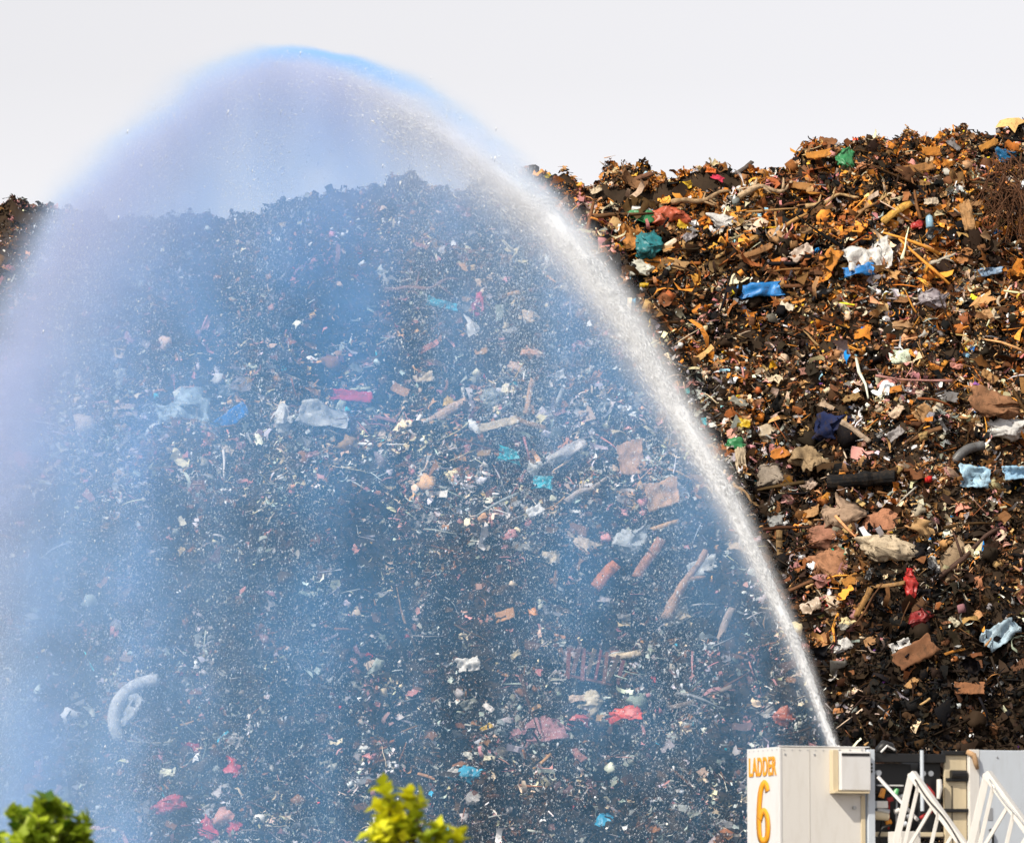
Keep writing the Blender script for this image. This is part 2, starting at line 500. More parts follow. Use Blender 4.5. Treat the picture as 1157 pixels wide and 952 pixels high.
def sheet_mesh(name, w, h, seed, crumple=.12, ragged=.12, curl=0.0, n=18):
    r = np.random.default_rng(seed); s = seed * 3.7
    m = max(6, int(n * min(1, max(.35, h / w))))
    u, v = np.meshgrid(np.linspace(-.5, .5, n), np.linspace(-.5, .5, m), indexing='ij')
    # ragged outline: pull the rim in by noise
    a = np.arctan2(v, u)
    k = np.maximum(np.abs(u), np.abs(v)) * 2
    pull = 1 - ragged * (.45 + .45 * vnoise(np.cos(a) * 1.3 + s, np.sin(a) * 1.3, 2) + .4 * vnoise(np.cos(a) * 4 + s, np.sin(a) * 4, 6) + .5 * r.random(u.shape) * (k > .95)) * k
    x = u * w * pull; y = v * h * pull
    mm = min(w, h)
    z = crumple * mm * (1.0 * vnoise(u * 2.4 + s, v * 2.4, 1) + .8 * (1 - 2 * np.abs(vnoise(u * 4 + s, v * 4, 3))) + .4 * (1 - 2 * np.abs(vnoise(u * 9 + s, v * 9, 5))))
    z = z + curl * w * (u * u * 2)
    x = x + .05 * mm * vnoise(u * 5 + s, v * 5, 9) * (crumple > .05)
    V = np.stack([x, y, z], -1).reshape(-1, 3)
    i = (np.arange(n - 1)[:, None] * m + np.arange(m - 1)[None]).ravel()
    return mesh_np(name, V, [np.stack([i, i + m, i + m + 1, i + 1], 1)], False)

def thick(o, t):
    md = o.modifiers.new('thickness', 'SOLIDIFY'); md.thickness = t; md.offset = 0
    return o

_ico = {}
def ico(sub):
    if sub not in _ico:
        bm = bmesh.new(); bmesh.ops.create_icosphere(bm, subdivisions=sub, radius=.5)
        _ico[sub] = (np.array([v.co[:] for v in bm.verts]), np.array([[v.index for v in f.verts] for f in bm.faces])); bm.free()
    return _ico[sub]

def bag_mesh(name, w, h, seed, d=None, crease=.35):
    P, Fc = ico(4); s = seed * 2.3
    d = d or .6 * min(w, h)
    rr = np.random.default_rng(seed)
    Q = P + .34 * np.stack([vnoise(P[:, 0] * 2.6 + s + j * 9, P[:, 1] * 2.6, P[:, 2] * 2.6) for j in range(3)], 1)
    rid = lambda f, j: 1 - 2 * np.abs(vnoise(Q[:, 0] * f + s + j, Q[:, 1] * f * .55, Q[:, 2] * f))
    k = 1 + crease * (.75 * rid(4, 0) + .55 * rid(8, 4) + .3 * rid(17, 7))
    V = Q * k[:, None]
    a = rr.uniform(0, 2 * PI); dn = V[:, 0] * math.cos(a) + V[:, 1] * math.sin(a)          # gathered, pulled-out neck
    neck = np.clip((dn - .28) / .3, 0, 1)
    V[:, 0] = V[:, 0] * (1 - .4 * neck) + .16 * neck * math.cos(a); V[:, 1] = V[:, 1] * (1 - .4 * neck) + .16 * neck * math.sin(a); V[:, 2] *= 1 - .4 * neck
    return mesh_np(name, V * np.array([w, h, d]), [Fc])

def plank_mesh(name, l, w, t, seed, bend=.04):
    r = np.random.default_rng(seed); n = 12
    V = []
    for i in range(n):
        u = i / (n - 1) - .5
        for (a, b) in ((-1, -1), (1, -1), (1, 1), (-1, 1)):
            e = r.normal(0, .045 * l) * (i in (0, n - 1)) * .6
            V.append((u * l + e, a * w / 2 * (1 + .06 * r.normal()) + bend * l * math.sin(u * PI * 1.3 + seed), b * t / 2 + bend * l * .6 * math.cos(u * 3 + seed)))
    f = [(i * 4 + j, i * 4 + (j + 1) % 4, (i + 1) * 4 + (j + 1) % 4, (i + 1) * 4 + j) for i in range(n - 1) for j in range(4)]
    f += [(3, 2, 1, 0), tuple((n - 1) * 4 + j for j in range(4))]
    return mesh_np(name, V, [np.array(f)])

def branch_mb(l, rad, seed, twigs=3, wob=.12):
    r = np.random.default_rng(seed); mb = MB()
    pts, n = [], 14
    for i in range(n):
        u = i / (n - 1) - .5
        pts.append((u * l, wob * l * float(vnoise(u * 3 + seed * 1.7, 1.5)), .10 * l * float(vnoise(u * 3 + seed * 1.3, 8.5))))
    mb.tube(pts, [rad * (1.1 - .6 * i / (n - 1)) * (1 + .12 * r.normal()) for i in range(n)], 8)
    for k in range(twigs):
        i = int(r.integers(3, n - 3)); p = np.array(pts[i]); a = r.uniform(.5, 1.2) * r.choice([-1, 1]); L = l * r.uniform(.15, .3)
        q = [p + np.array([math.cos(a) * L * s, math.sin(a) * L * s, .15 * L * s * r.normal()]) for s in (0, .35, .7, 1)]
        mb.tube(q, [rad * .55, rad * .45, rad * .35, rad * .2], 6)
    return mb

def lathe(mb, prof, n=20):
    mb.tube([(x, 0, 0) for x, _ in prof], [max(.002, q) for _, q in prof], n)
    return mb

def place(o, M):
    o.matrix_world = M; return o

def hero(shape, px, py, w, h, ang, color, name, cat, label, seed=None, **kw):
    seed = seed if seed is not None else int(px * 7 + py * 3) % 997
    W, Hh = w * PXM, h * PXM
    c = C[color] if isinstance(color, str) else color
    M = frame(px, py, ang, kw.pop('lean', .65), kw.pop('out', .14 + .0028 * max(w, h)))
    TAKEN.append((px, py, max(w, h) * .5))
    if shape == 'sheet':
        o = thick(link(name, sheet_mesh(name, W, Hh, seed, kw.get('crumple', .2), kw.get('ragged', .2), kw.get('curl', 0)), mat(kw.get('m', 'plastic'), c)), .012)
    elif shape == 'board':
        o = thick(link(name, sheet_mesh(name, W, Hh, seed, .05, kw.get('ragged', .22), kw.get('curl', .10)), mat('board', c)), .025)
    elif shape == 'bag':
        o = link(name, bag_mesh(name, W, Hh, seed, kw.get('d', None), kw.get('crease', .42)), mat(kw.get('m', 'plastic'), c))
    elif shape == 'plank':
        o = link(name, plank_mesh(name, W, Hh, max(.03, min(.09, Hh * .35)), seed, kw.get('bend', .03)), mat('wood', c))
    elif shape == 'branch':
        o = branch_mb(W, Hh / 2, seed, kw.get('twigs', 3), kw.get('wob', .14)).build(name, mat('wood', c), smooth=True)
    elif shape == 'log':
        mb = MB(); r = np.random.default_rng(seed); n = 10
        mb.tube([((i / (n - 1) - .5) * W, .03 * W * math.sin(i * .7 + seed), .02 * W * math.cos(i + seed)) for i in range(n)], [Hh / 2 * (1 + .10 * r.normal()) for i in range(n)], 12)
        o = mb.build(name, mat(kw.get('m', 'wood'), c))
    elif shape == 'pipe':
        mb = MB(); n = 14; cv = kw.get('arc', 1.2); R = W / (2 * math.sin(cv / 2))
        mb.tube([(R * math.sin((i / (n - 1) - .5) * cv), R * (math.cos((i / (n - 1) - .5) * cv) - 1), .1 * W * math.sin(i * .4)) for i in range(n)], Hh / 2, 10)
        o = mb.build(name, mat(kw.get('m', 'plastic'), c), smooth=True)
    elif shape == 'bottle':
        o = empty(name, M)
        L, R = W, Hh / 2
        lathe(MB(), [(-L / 2, R * .8), (-L * .47, R), (L * .12, R), (L * .16, R * .93), (L * .22, R), (L * .32, R * .75), (L * .40, R * .36), (L * .44, R * .34)]).build('bottle_body', mat('plastic', c), o, True)
        lathe(MB(), [(L * .435, R * .40), (L * .5, R * .40)]).build('cap', mat('plastic', C[kw.get('cap', 'white')]), o)
    elif shape == 'tangle':
        mb = MB(); r = np.random.default_rng(seed)
        for k in range(kw.get('n', 26)):
            x0 = r.normal(0, .26) * W; y0 = r.uniform(-.1, .5) * Hh; L = r.uniform(.2, .8) * Hh; dx = r.normal(0, .42) * W; wob = r.uniform(.04, .22) * W; ph = r.uniform(0, 6); zz = r.uniform(-.2, .5) * W
            pts = [(x0 + dx * s + wob * math.sin(s * 7 + ph), y0 - L * s + .05 * Hh * math.cos(s * 5 + ph), zz + .3 * W * r.uniform(-.1, .6) * math.sin(s * 3)) for s in np.linspace(0, 1, 9)]
            rr_ = kw.get('r', .02) * r.uniform(.4, 1.3)
            mb.tube(pts, [rr_ * (1 - .6 * q / 8) for q in range(9)], 5)
        o = mb.build(name, mat('wood', c), smooth=True)
    elif shape == 'rack':
        o = empty(name, M)
        for s in (-1, 1):
            MB().box((-W / 2, s * Hh * .42 - .03, -.03), (W / 2, s * Hh * .42 + .03, .03)).build('rail', mat('wood', c), o)
        ns = 8
        for k in range(ns):
            x = (k / (ns - 1) - .5) * W * .96
            rr_ = np.random.default_rng(k + 40); w2 = .04 * rr_.uniform(.7, 1.3); sk = rr_.normal(0, .05)
            MB().bar((x - sk, -Hh * rr_.uniform(.3, .55), .05), (x + sk + .06, Hh * rr_.uniform(.35, .58), .05 + rr_.uniform(0, .08)), w2 * 2, .03).build('slat', mat('wood', tuple(v * rr_.uniform(.6, 1.3) for v in c)), o)
    elif shape == 'carton':
        o = empty(name, M)
        D = min(W, Hh) * .6; tk = .012
        mb = MB()
        mb.box((-W / 2, -Hh / 2, -D / 2), (-W / 2 + tk, Hh / 2, D / 2)); mb.box((W / 2 - tk, -Hh / 2, -D / 2), (W / 2, Hh / 2, D / 2))
        mb.box((-W / 2 + tk, -Hh / 2, -D / 2), (W / 2 - tk, -Hh / 2 + tk, D / 2)); mb.box((-W / 2 + tk, Hh / 2 - tk, -D / 2), (W / 2 - tk, Hh / 2, D / 2))
        mb.box((-W / 2 + tk, -Hh / 2 + tk, -D / 2), (W / 2 - tk, Hh / 2 - tk, -D / 2 + tk))
        mb.build('carton_body', mat('board', c), o)
        for s in (-1, 1):
            f = MB().box((-W / 2 + .01, 0, 0), (W / 2 - .01, Hh * .42, tk)).build('flap', mat('board', c), o)
            f.location = (0, s * Hh / 2, D / 2 + .003); f.rotation_euler = (s * .6 if s > 0 else PI - .7, 0, 0)
    if 'kids' in kw:
        for (knm, kw_, kh_, kx, ky, kcol, klab) in kw['kids']:
            k = thick(link(knm, sheet_mesh(knm, kw_ * PXM, kh_ * PXM, seed + 5, .22, .25), mat('plastic', C[kcol]), o), .012)
            k.location = (kx * PXM, ky * PXM, .06)
            if klab: k['label'] = klab
    if o.type != 'EMPTY': o.matrix_world = M
    return tag(o, label, cat)

HERO = [
 # ---- dry right-hand slope
 ('sheet', 980, 300, 62, 40, 12, 'white', 'plastic_sheet', 'sheet', 'crumpled white plastic sheet with a bright blue lower edge below the orange boards', dict(kids=[('blue_edge', 44, 16, -16, -16, 'blue', 'bright blue edge')], crumple=.2)),
 ('sheet', 858, 332, 60, 20, 5, 'blue', 'tarpaulin', 'tarpaulin', 'bright blue crumpled tarpaulin lying alone left of the white sheet', dict(crumple=.25)),
 ('board', 968, 269, 58, 18, 22, 'orange', 'board', 'board', 'long orange brown board sloping down just above the white sheet', {}),
 ('board', 938, 303, 42, 20, 58, 'orange', 'board', 'board', 'orange brown board standing steeply beside the white plastic sheet', {}),
 ('tangle', 1134, 235, 52, 120, 0, (.13, .055, .025), 'root_tangle', 'roots', 'rust brown hanging tangle of roots near the top of the slope', dict(n=90, r=.020)),
 ('plank', 1013, 246, 46, 9, 38, (.70, .38, .08), 'plank', 'plank', 'yellow orange plank pointing up above the long orange board', {}),
 ('plank', 990, 236, 60, 6, 24, 'tan', 'plank', 'plank', 'thin tan plank above the yellow orange plank', {}),
 ('sheet', 1093, 250, 16, 46, 8, 'tan', 'rag', 'rag', 'tall tan rag hanging beside the rust brown roots', dict(m='cloth')),
 ('bottle', 1052, 253, 19, 9, 92, 'paleblue', 'bottle', 'bottle', 'upright pale blue plastic bottle below the dark hollow', dict(cap='white')),
 ('bag', 1038, 258, 12, 8, 0, 'red', 'bag', 'bag', 'small red bag beside the pale blue bottle', {}),
 ('bag', 728, 249, 30, 13, -8, 'green', 'bag', 'bag', 'bright green bag under the long white bottle', {}),
 ('bottle', 726, 241, 26, 8, -6, 'white', 'bottle', 'bottle', 'long white bottle lying on the bright green bag', dict(cap='paleblue')),
 ('sheet', 713, 272, 34, 36, 20, (.58, .25, .07), 'carton', 'carton', 'flattened orange brown carton close to the jet below the green bag', dict(m='board', crumple=.16)),
 ('bag', 731, 281, 22, 26, 10, 'teal', 'bag', 'bag', 'dark teal and orange bag beside the flattened orange carton', {}),
 ('bag', 820, 255, 30, 16, -6, 'white', 'bag', 'bag', 'white lumpy bag above the blue tarpaulin high on the slope', {}),
 ('plank', 717, 211, 50, 6, 27, (.2, .09, .05), 'plank', 'plank', 'brown pole leaning just below the folded cardboard arch', {}),
 ('board', 716, 189, 40, 15, 150, (.26, .13, .06), 'cardboard_arch', 'cardboard', 'folded brown cardboard arch sticking up on the skyline', dict(curl=.55, out=.25)),
 ('branch', 790, 232, 74, 7, 12, (.5, .33, .18), 'branch', 'branch', 'pale bent branch lying across the slope under the skyline', {}),
 ('branch', 865, 222, 70, 8, 22, (.62, .44, .27), 'branch', 'branch', 'cream coloured branch rising to the right above the white lumpy bag', {}),
 ('branch', 880, 268, 80, 7, 34, (.55, .3, .1), 'branch', 'branch', 'long golden branch rising towards the green and yellow bag', dict(twigs=2, wob=.06)),
 ('plank', 838, 170, 36, 5, 38, (.12, .1, .09), 'stick', 'stick', 'dark stick poking above the skyline', dict(out=.2)),
 ('plank', 776, 184, 26, 5, 80, (.1, .08, .06), 'stick', 'stick', 'short upright stick on the skyline right of the cardboard arch', dict(out=.2)),
 ('board', 934, 169, 24, 26, 70, (.28, .12, .05), 'cardboard', 'cardboard', 'pointed brown cardboard standing above the orange slab', {}),
 ('board', 925, 181, 36, 12, 4, (.62, .26, .05), 'slab', 'slab', 'orange slab lying under the pointed brown cardboard', {}),
 ('bag', 954, 184, 15, 20, 0, 'green', 'bag', 'bag', 'small green and yellow bag right of the orange slab', {}),
 ('board', 1050, 176, 26, 14, 12, 'orange', 'cardboard', 'cardboard', 'folded orange cardboard near the right end of the skyline', {}),
 ('board', 1114, 168, 30, 10, 32, (.62, .28, .06), 'board', 'board', 'orange board on the upper slope left of the blue scrap', {}),
 ('bag', 1133, 180, 16, 14, 0, (.02, .18, .4), 'bag', 'bag', 'dark blue bag high on the slope below the orange board', {}),
 ('board', 1148, 139, 34, 11, 14, (.68, .36, .06), 'board', 'board', 'yellow orange board on the very top of the hill', dict(out=.25)),
 ('bag', 776, 213, 11, 9, 0, 'yellow', 'bag', 'bag', 'small yellow bag beneath the upright skyline stick', {}),
 ('bag', 771, 259, 11, 9, 0, 'yellow', 'bag', 'bag', 'small yellow bag right of the teal bag', {}),
 ('bottle', 728, 326, 14, 6, 4, 'yellow', 'bottle', 'bottle', 'small yellow bottle left of the blue tarpaulin', dict(cap='yellow')),
 ('sheet', 812, 205, 18, 8, -30, (.7, .06, .12), 'rag', 'rag', 'pinkish red rag below the skyline under the orange scrap', dict(m='cloth')),
 ('sheet', 804, 197, 14, 8, -10, (.75, .16, .02), 'plastic_scrap', 'scrap', 'bright orange plastic scrap just above the pinkish red rag', {}),
 ('bag', 755, 247, 28, 20, 20, (.6, .13, .06), 'bag', 'bag', 'reddish orange bag right of the bright green bag', {}),
 ('sheet', 714, 345, 12, 10, 0, (.03, .4, .7), 'plastic_scrap', 'scrap', 'cyan plastic scrap at the dry edge of the jet', {}),
 ('bag', 1020, 372, 22, 10, -4, 'tan', 'bag', 'bag', 'flat tan sack above the fine mixed waste in mid slope', {}),
 ('pipe', 1126, 345, 30, 4, 70, 'cream', 'hose_loop', 'hose', 'thin cream hose bent into a loop near the right edge', dict(arc=3.2)),
 ('board', 1062, 452, 46, 16, -12, (.22, .21, .21), 'sheet_metal', 'sheet metal', 'dull grey bent sheet above the tan carton', {}),
 ('board', 1040, 471, 26, 22, 40, 'tan', 'carton', 'carton', 'tan carton flap lying under the dull grey bent sheet', {}),
 ('bag', 1118, 465, 44, 22, -6, (.34, .17, .09), 'sack', 'sack', 'plump brown sack beside the grey bent sheet', dict(m='cloth')),
 ('bag', 1134, 491, 38, 22, 0, 'white', 'bag', 'bag', 'heap shaped white bag below the plump brown sack', {}),
 ('pipe', 1088, 513, 48, 11, 35, (.17, .17, .17), 'rubber_strip', 'rubber strip', 'curved dark grey rubber strip above the pale blue crate cover', dict(arc=.9)),
 ('sheet', 1098, 541, 42, 30, -3, (.45, .70, .88), 'plastic_cover', 'cover', 'pale blue plastic cover with dark slits on the dry slope', dict(crumple=.10)),
 ('sheet', 1144, 539, 32, 18, 8, (.36, .6, .82), 'plastic_cover', 'cover', 'smaller pale blue cover at the right edge beside a bigger one', {}),
 ('log', 972, 553, 76, 17, 4, 'black', 'log', 'log', 'charred black log lying flat in a dark hollow', {}),
 ('plank', 968, 491, 40, 6, -34, (.48, .36, .26), 'stick', 'stick', 'pale stick slanting down beside the dark blue bundle', {}),
 ('bag', 940, 488, 36, 26, 20, 'navy', 'bundle', 'bundle', 'dark navy bundle left of the pale slanting stick', dict(m='cloth')),
 ('sheet', 836, 527, 14, 42, 4, 'cream', 'rag', 'rag', 'cream rag hanging upright close to the jet', dict(m='cloth')),
 ('bag', 832, 504, 16, 14, 0, 'green', 'bag', 'bag', 'small green bag on top of the hanging cream rag', {}),
 ('bag', 871, 494, 24, 16, 0, 'cream', 'bag', 'bag', 'round cream bag right of the small green bag', {}),
 ('bag', 868, 543, 26, 26, 0, (.36, .3, .24), 'sack', 'sack', 'greyish tan sack right of the hanging cream rag', dict(m='cloth')),
 ('bag', 910, 524, 30, 28, 0, (.4, .28, .16), 'sack', 'sack', 'wrinkled tan sack under the dark navy bundle', dict(m='cloth')),
 ('bag', 952, 590, 28, 30, 10, (.42, .29, .2), 'sack', 'sack', 'twisted tan sack below the charred black log', dict(m='cloth')),
 ('bag', 937, 612, 34, 24, 0, (.42, .2, .13), 'sack', 'sack', 'pinkish brown sack above the green cloth', dict(m='cloth')),
 ('bag', 940, 645, 34, 38, 0, (.45, .22, .12), 'sack', 'sack', 'large pinkish brown sack under the green cloth', dict(m='cloth')),
 ('sheet', 951, 626, 24, 9, -28, (.03, .5, .3), 'rag', 'rag', 'green cloth strip between two pinkish brown sacks', dict(m='cloth')),
 ('bag', 1000, 600, 42, 26, 4, (.5, .23, .13), 'sack', 'sack', 'reddish tan sack resting on the white sack', dict(m='cloth')),
 ('bag', 1003, 624, 42, 24, -4, 'cream', 'sack', 'sack', 'dirty white sack beneath the reddish tan sack', dict(m='cloth')),
 ('bag', 1029, 668, 11, 24, 0, 'red', 'bag', 'bag', 'bright red upright bag on the dark lower slope', {}),
 ('bag', 1038, 700, 18, 16, 0, (.32, .03, .03), 'bag', 'bag', 'dark red bag just below the bright red bag', {}),
 ('branch', 1085, 645, 120, 8, 40, (.10, .055, .04), 'branch', 'branch', 'long dark twisted branch rising across the lower right slope', dict(twigs=2, wob=.05)),
 ('plank', 976, 684, 36, 6, 66, (.34, .18, .06), 'stick', 'stick', 'steep brown stick under the dirty white sack', {}),
 ('board', 1034, 741, 54, 26, 32, (.24, .11, .055), 'board', 'board', 'broad brown board sloping across the dark lower slope', {}),
 ('sheet', 1016, 731, 26, 12, 24, 'white', 'paper', 'paper', 'white paper on the upper end of the broad brown board', {}),
 ('sheet', 1128, 722, 52, 26, 36, (.42, .56, .66), 'plastic_sheet', 'sheet', 'pale bluish plastic sheet crumpled low on the right slope', dict(crumple=.25)),
 ('bag', 952, 733, 15, 10, 0, 'white', 'bag', 'bag', 'small white bag left of the broad brown board', {}),
 ('board', 1094, 783, 36, 16, 0, (.34, .15, .07), 'board', 'board', 'brown board above the truck platform on black soil', {}),
 ('plank', 882, 632, 60, 7, 86, (.26, .16, .07), 'stick', 'stick', 'upright brown stick beside the jet on the lower slope', {}),
 ('bag', 1080, 640, 20, 50, -12, (.34, .24, .15), 'rag', 'rag', 'long tan rag caught on the long dark branch', dict(m='cloth')),
 ('board', 962, 660, 22, 14, 20, (.5, .22, .05), 'cardboard', 'cardboard', 'orange cardboard right of the large pinkish sack', {}),
 ('sheet', 1052, 643, 20, 22, 20, 'white', 'plastic_scrap', 'scrap', 'white torn plastic between the sacks and the long dark branch', {}),
 ('board', 1030, 196, 60, 12, 16, (.42, .2, .07), 'board', 'board', 'dull orange board under the folded orange cardboard', {}),
 ('board', 905, 215, 36, 12, -10, (.5, .24, .08), 'board', 'board', 'short orange tan board below the orange slab', {}),
 ('branch', 1060, 300, 46, 6, 30, (.62, .55, .44), 'branch', 'branch', 'pale forked branch below the pale blue bottle', {}),
 ('board', 1090, 292, 24, 16, 60, (.5, .22, .08), 'cardboard', 'cardboard', 'orange brown cardboard below the tall tan rag', {}),
 ('sheet', 1117, 312, 40, 11, 8, (.22, .34, .5), 'plastic_scrap', 'scrap', 'slate blue plastic strip near the right edge under the roots', {}),
 ('branch', 940, 238, 66, 6, 14, (.58, .38, .18), 'branch', 'branch', 'curved straw coloured branch over the thin tan plank', dict(wob=.2)),
 ('sheet', 905, 290, 34, 18, 35, (.66, .52, .42), 'paper', 'paper', 'pale pinkish paper beside the steep orange board', {}),
 ('board', 855, 290, 50, 9, 20, (.34, .17, .07), 'board', 'board', 'narrow brown board above the blue tarpaulin', {}),
 # ---- wet left-hand slope, seen through the spray
 ('sheet', 258, 477, 62, 20, 35, (.01, .18, .60), 'rag', 'rag', 'deep blue cloth lying diagonally behind the spray', dict(m='cloth', crumple=.2)),
 ('sheet', 400, 452, 56, 16, -6, (.62, .05, .09), 'blanket', 'blanket', 'pinkish red blanket seen through the spray', dict(m='cloth')),
 ('bag', 320, 474, 20, 26, 0, 'white', 'sack', 'sack', 'upright white sack left of the white tarpaulin in the spray', {}),
 ('sheet', 365, 477, 66, 34, -8, 'palegrey', 'tarpaulin', 'tarpaulin', 'pale grey tarpaulin below the pinkish red blanket', {}),
 ('bag', 203, 474, 46, 36, 0, (.45, .55, .6), 'bag', 'bag', 'dome shaped pale bluish bag left of the deep blue cloth', {}),
 ('sheet', 494, 347, 46, 14, -6, (.04, .55, .75), 'plastic_sheet', 'sheet', 'cyan plastic sheet high on the slope behind the spray', {}),
 ('sheet', 573, 519, 30, 20, -8, (.02, .50, .62), 'panel', 'panel', 'larger teal plastic panel in the middle of the wet slope', dict(crumple=.14, ragged=.25)),
 ('sheet', 614, 548, 24, 18, -4, (.02, .46, .60), 'panel', 'panel', 'smaller teal plastic panel below the larger one', dict(crumple=.14, ragged=.25)),
 ('board', 711, 521, 36, 44, 10, (.62, .38, .25), 'cardboard', 'cardboard', 'torn tan cardboard close to the inner edge of the jet', {}),
 ('board', 746, 561, 44, 36, 14, (.62, .38, .24), 'cardboard', 'cardboard', 'torn tan cardboard below and nearer the jet than another', {}),
 ('bag', 709, 616, 30, 26, 20, (.5, .52, .54), 'sack', 'sack', 'grey white lumpy sack above the orange brown plank', {}),
 ('plank', 684, 656, 40, 13, 52, (.55, .18, .05), 'plank', 'plank', 'orange brown plank leaning below the grey white sack', {}),
 ('plank', 732, 636, 54, 11, 62, (.42, .2, .13), 'plank', 'plank', 'reddish tan plank leaning right of the orange brown plank', {}),
 ('branch', 776, 668, 92, 13, 62, (.45, .27, .18), 'log', 'log', 'long tan log leaning steeply next to the jet', dict(twigs=1, wob=.06)),
 ('sheet', 795, 645, 40, 22, 20, 'palegrey', 'plastic_sheet', 'sheet', 'pale ragged sheet at the top of the leaning tan log', {}),
 ('bag', 765, 700, 22, 14, 40, 'cream', 'bag', 'bag', 'cream bag at the foot of the leaning tan log', {}),
 ('plank', 819, 715, 56, 8, 66, (.4, .3, .25), 'plank', 'plank', 'grey tan plank standing below the jet', {}),
 ('bag', 603, 696, 8, 11, 0, (.85, .3, .01), 'tag', 'tag', 'tiny bright orange tag on the dark wet slope', {}),
 ('sheet', 531, 754, 28, 18, 8, 'white', 'plastic_sheet', 'sheet', 'crumpled white sheet above the flowering shrub', {}),
 ('bag', 711, 809, 24, 14, 6, (.75, .07, .03), 'bag', 'bag', 'bright red bag on the lower wet slope left of the platform', {}),
 ('bag', 656, 816, 16, 12, 0, (.6, .1, .08), 'bag', 'bag', 'dull red bag beside the pink rolled blanket', {}),
 ('rack', 664, 758, 62, 36, -6, (.24, .10, .07), 'slatted_rack', 'rack', 'brown slatted rack lying on the dark wet slope', {}),
 ('pipe', 140, 792, 76, 14, 60, 'white', 'fabric_roll', 'fabric roll', 'curved white fabric roll low behind the spray', dict(arc=2.2, m='cloth')),
 ('sheet', 150, 806, 44, 24, 50, 'palegrey', 'plastic_sheet', 'sheet', 'pale crumpled sheet inside the curve of the white fabric roll', {}),
 ('bag', 681, 933, 18, 18, 0, (.03, .36, .62), 'lid', 'lid', 'round blue lid shaped bag low on the slope left of the platform', {}),
 ('bag', 510, 881, 24, 13, 20, 'white', 'bag', 'bag', 'white bag beside the blue bag right of the yellow shrub', {}),
 ('bag', 530, 879, 22, 16, 0, (.05, .38, .6), 'bag', 'bag', 'blue bag touching a white bag near the yellow shrub', {}),
 ('sheet', 550, 825, 16, 8, 35, 'yellow', 'plastic_scrap', 'scrap', 'yellow plastic scrap below the crumpled white sheet', {}),
 ('bag', 213, 844, 26, 11, -6, (.65, .04, .07), 'rag', 'rag', 'red rag right of the curved white fabric roll', dict(m='cloth')),
 ('bag', 263, 874, 15, 12, 0, (.65, .04, .07), 'bag', 'bag', 'small red bag below and right of the red rag', {}),
 ('bag', 188, 914, 22, 11, 10, (.62, .06, .09), 'bag', 'bag', 'pinkish red bag right of the dark green shrub', {}),
 ('bag', 232, 940, 18, 18, 0, (.65, .04, .07), 'bag', 'bag', 'square red bag low in the spray, left of its twin', {}),
 ('bag', 263, 939, 16, 12, 0, (.65, .04, .07), 'bag', 'bag', 'low red bag right of the square red bag', {}),
 ('bag', 606, 833, 44, 26, 20, (.36, .18, .2), 'blanket', 'blanket', 'bulky rose pink blanket on the lower wet slope', dict(m='cloth')),
 ('log', 502, 473, 66, 12, 24, (.62, .42, .3), 'carpet_roll', 'carpet roll', 'tan carpet roll in the pale band of wet waste', dict(m='cloth')),
 ('bag', 510, 457, 10, 12, 0, (.7, .42, .04), 'bag', 'bag', 'small yellow bag resting on the tan carpet roll', {}),
 ('plank', 597, 453, 44, 6, 76, (.55, .33, .2), 'stick', 'stick', 'upright tan stick right of the carpet roll', {}),
 ('plank', 630, 453, 26, 5, 62, 'palegrey', 'stick', 'stick', 'short pale stick right of the upright tan stick', {}),
 ('bag', 600, 405, 14, 13, 0, (.62, .33, .22), 'bag', 'bag', 'small tan bag above the upright tan stick', {}),
 ('bag', 535, 380, 14, 22, 20, 'white', 'bag', 'bag', 'white bag below the cyan plastic sheet', {}),
 ('bag', 541, 350, 12, 20, 0, (.55, .05, .1), 'bag', 'bag', 'small crimson bag right of the cyan plastic sheet', {}),
 ('branch', 475, 330, 90, 6, 14, (.3, .17, .15), 'branch', 'branch', 'brown branch lying above the cyan plastic sheet', {}),
 ('sheet', 480, 400, 44, 10, 30, (.5, .2, .17), 'rag', 'rag', 'faint rose rag below the brown branch behind the spray', dict(m='cloth')),
 ('bag', 145, 468, 20, 14, 0, (.62, .45, .38), 'bag', 'bag', 'pale pinkish bag left of the dome shaped bag', {}),
 ('sheet', 560, 485, 54, 14, 18, 'cream', 'plastic_sheet', 'sheet', 'cream torn sheet above the larger teal panel', {}),
 ('sheet', 640, 515, 56, 16, 28, (.55, .5, .48), 'plastic_sheet', 'sheet', 'grey cream torn sheet right of the larger teal panel', {}),
 ('branch', 660, 560, 60, 8, 40, (.5, .42, .38), 'branch', 'branch', 'pale branch rising right of the smaller teal panel', {}),
 ('sheet', 622, 632, 22, 16, 0, 'cream', 'plastic_scrap', 'scrap', 'cream scrap left of the grey white lumpy sack', {}),
 ('plank', 706, 745, 34, 7, 14, 'cream', 'stick', 'stick', 'bent cream stick right of the brown slatted rack', {}),
 ('plank', 775, 800, 110, 5, 14, (.22, .17, .15), 'pole', 'pole', 'long thin grey pole left of the truck platform', {}),
 ('bag', 885, 812, 20, 13, 0, (.5, .12, .05), 'bag', 'bag', 'reddish orange bag just above the truck platform', {}),
 ('board', 830, 826, 46, 14, 4, (.18, .11, .11), 'board', 'board', 'dull mauve board left of the truck platform', {}),
]
for row in HERO:
    *a, kw = row
    shape, px, py, w_, h_, ang, colr, nm, cat, label = a
    hero(shape, px, py, w_, h_, ang, colr, nm, cat, label, **kw)

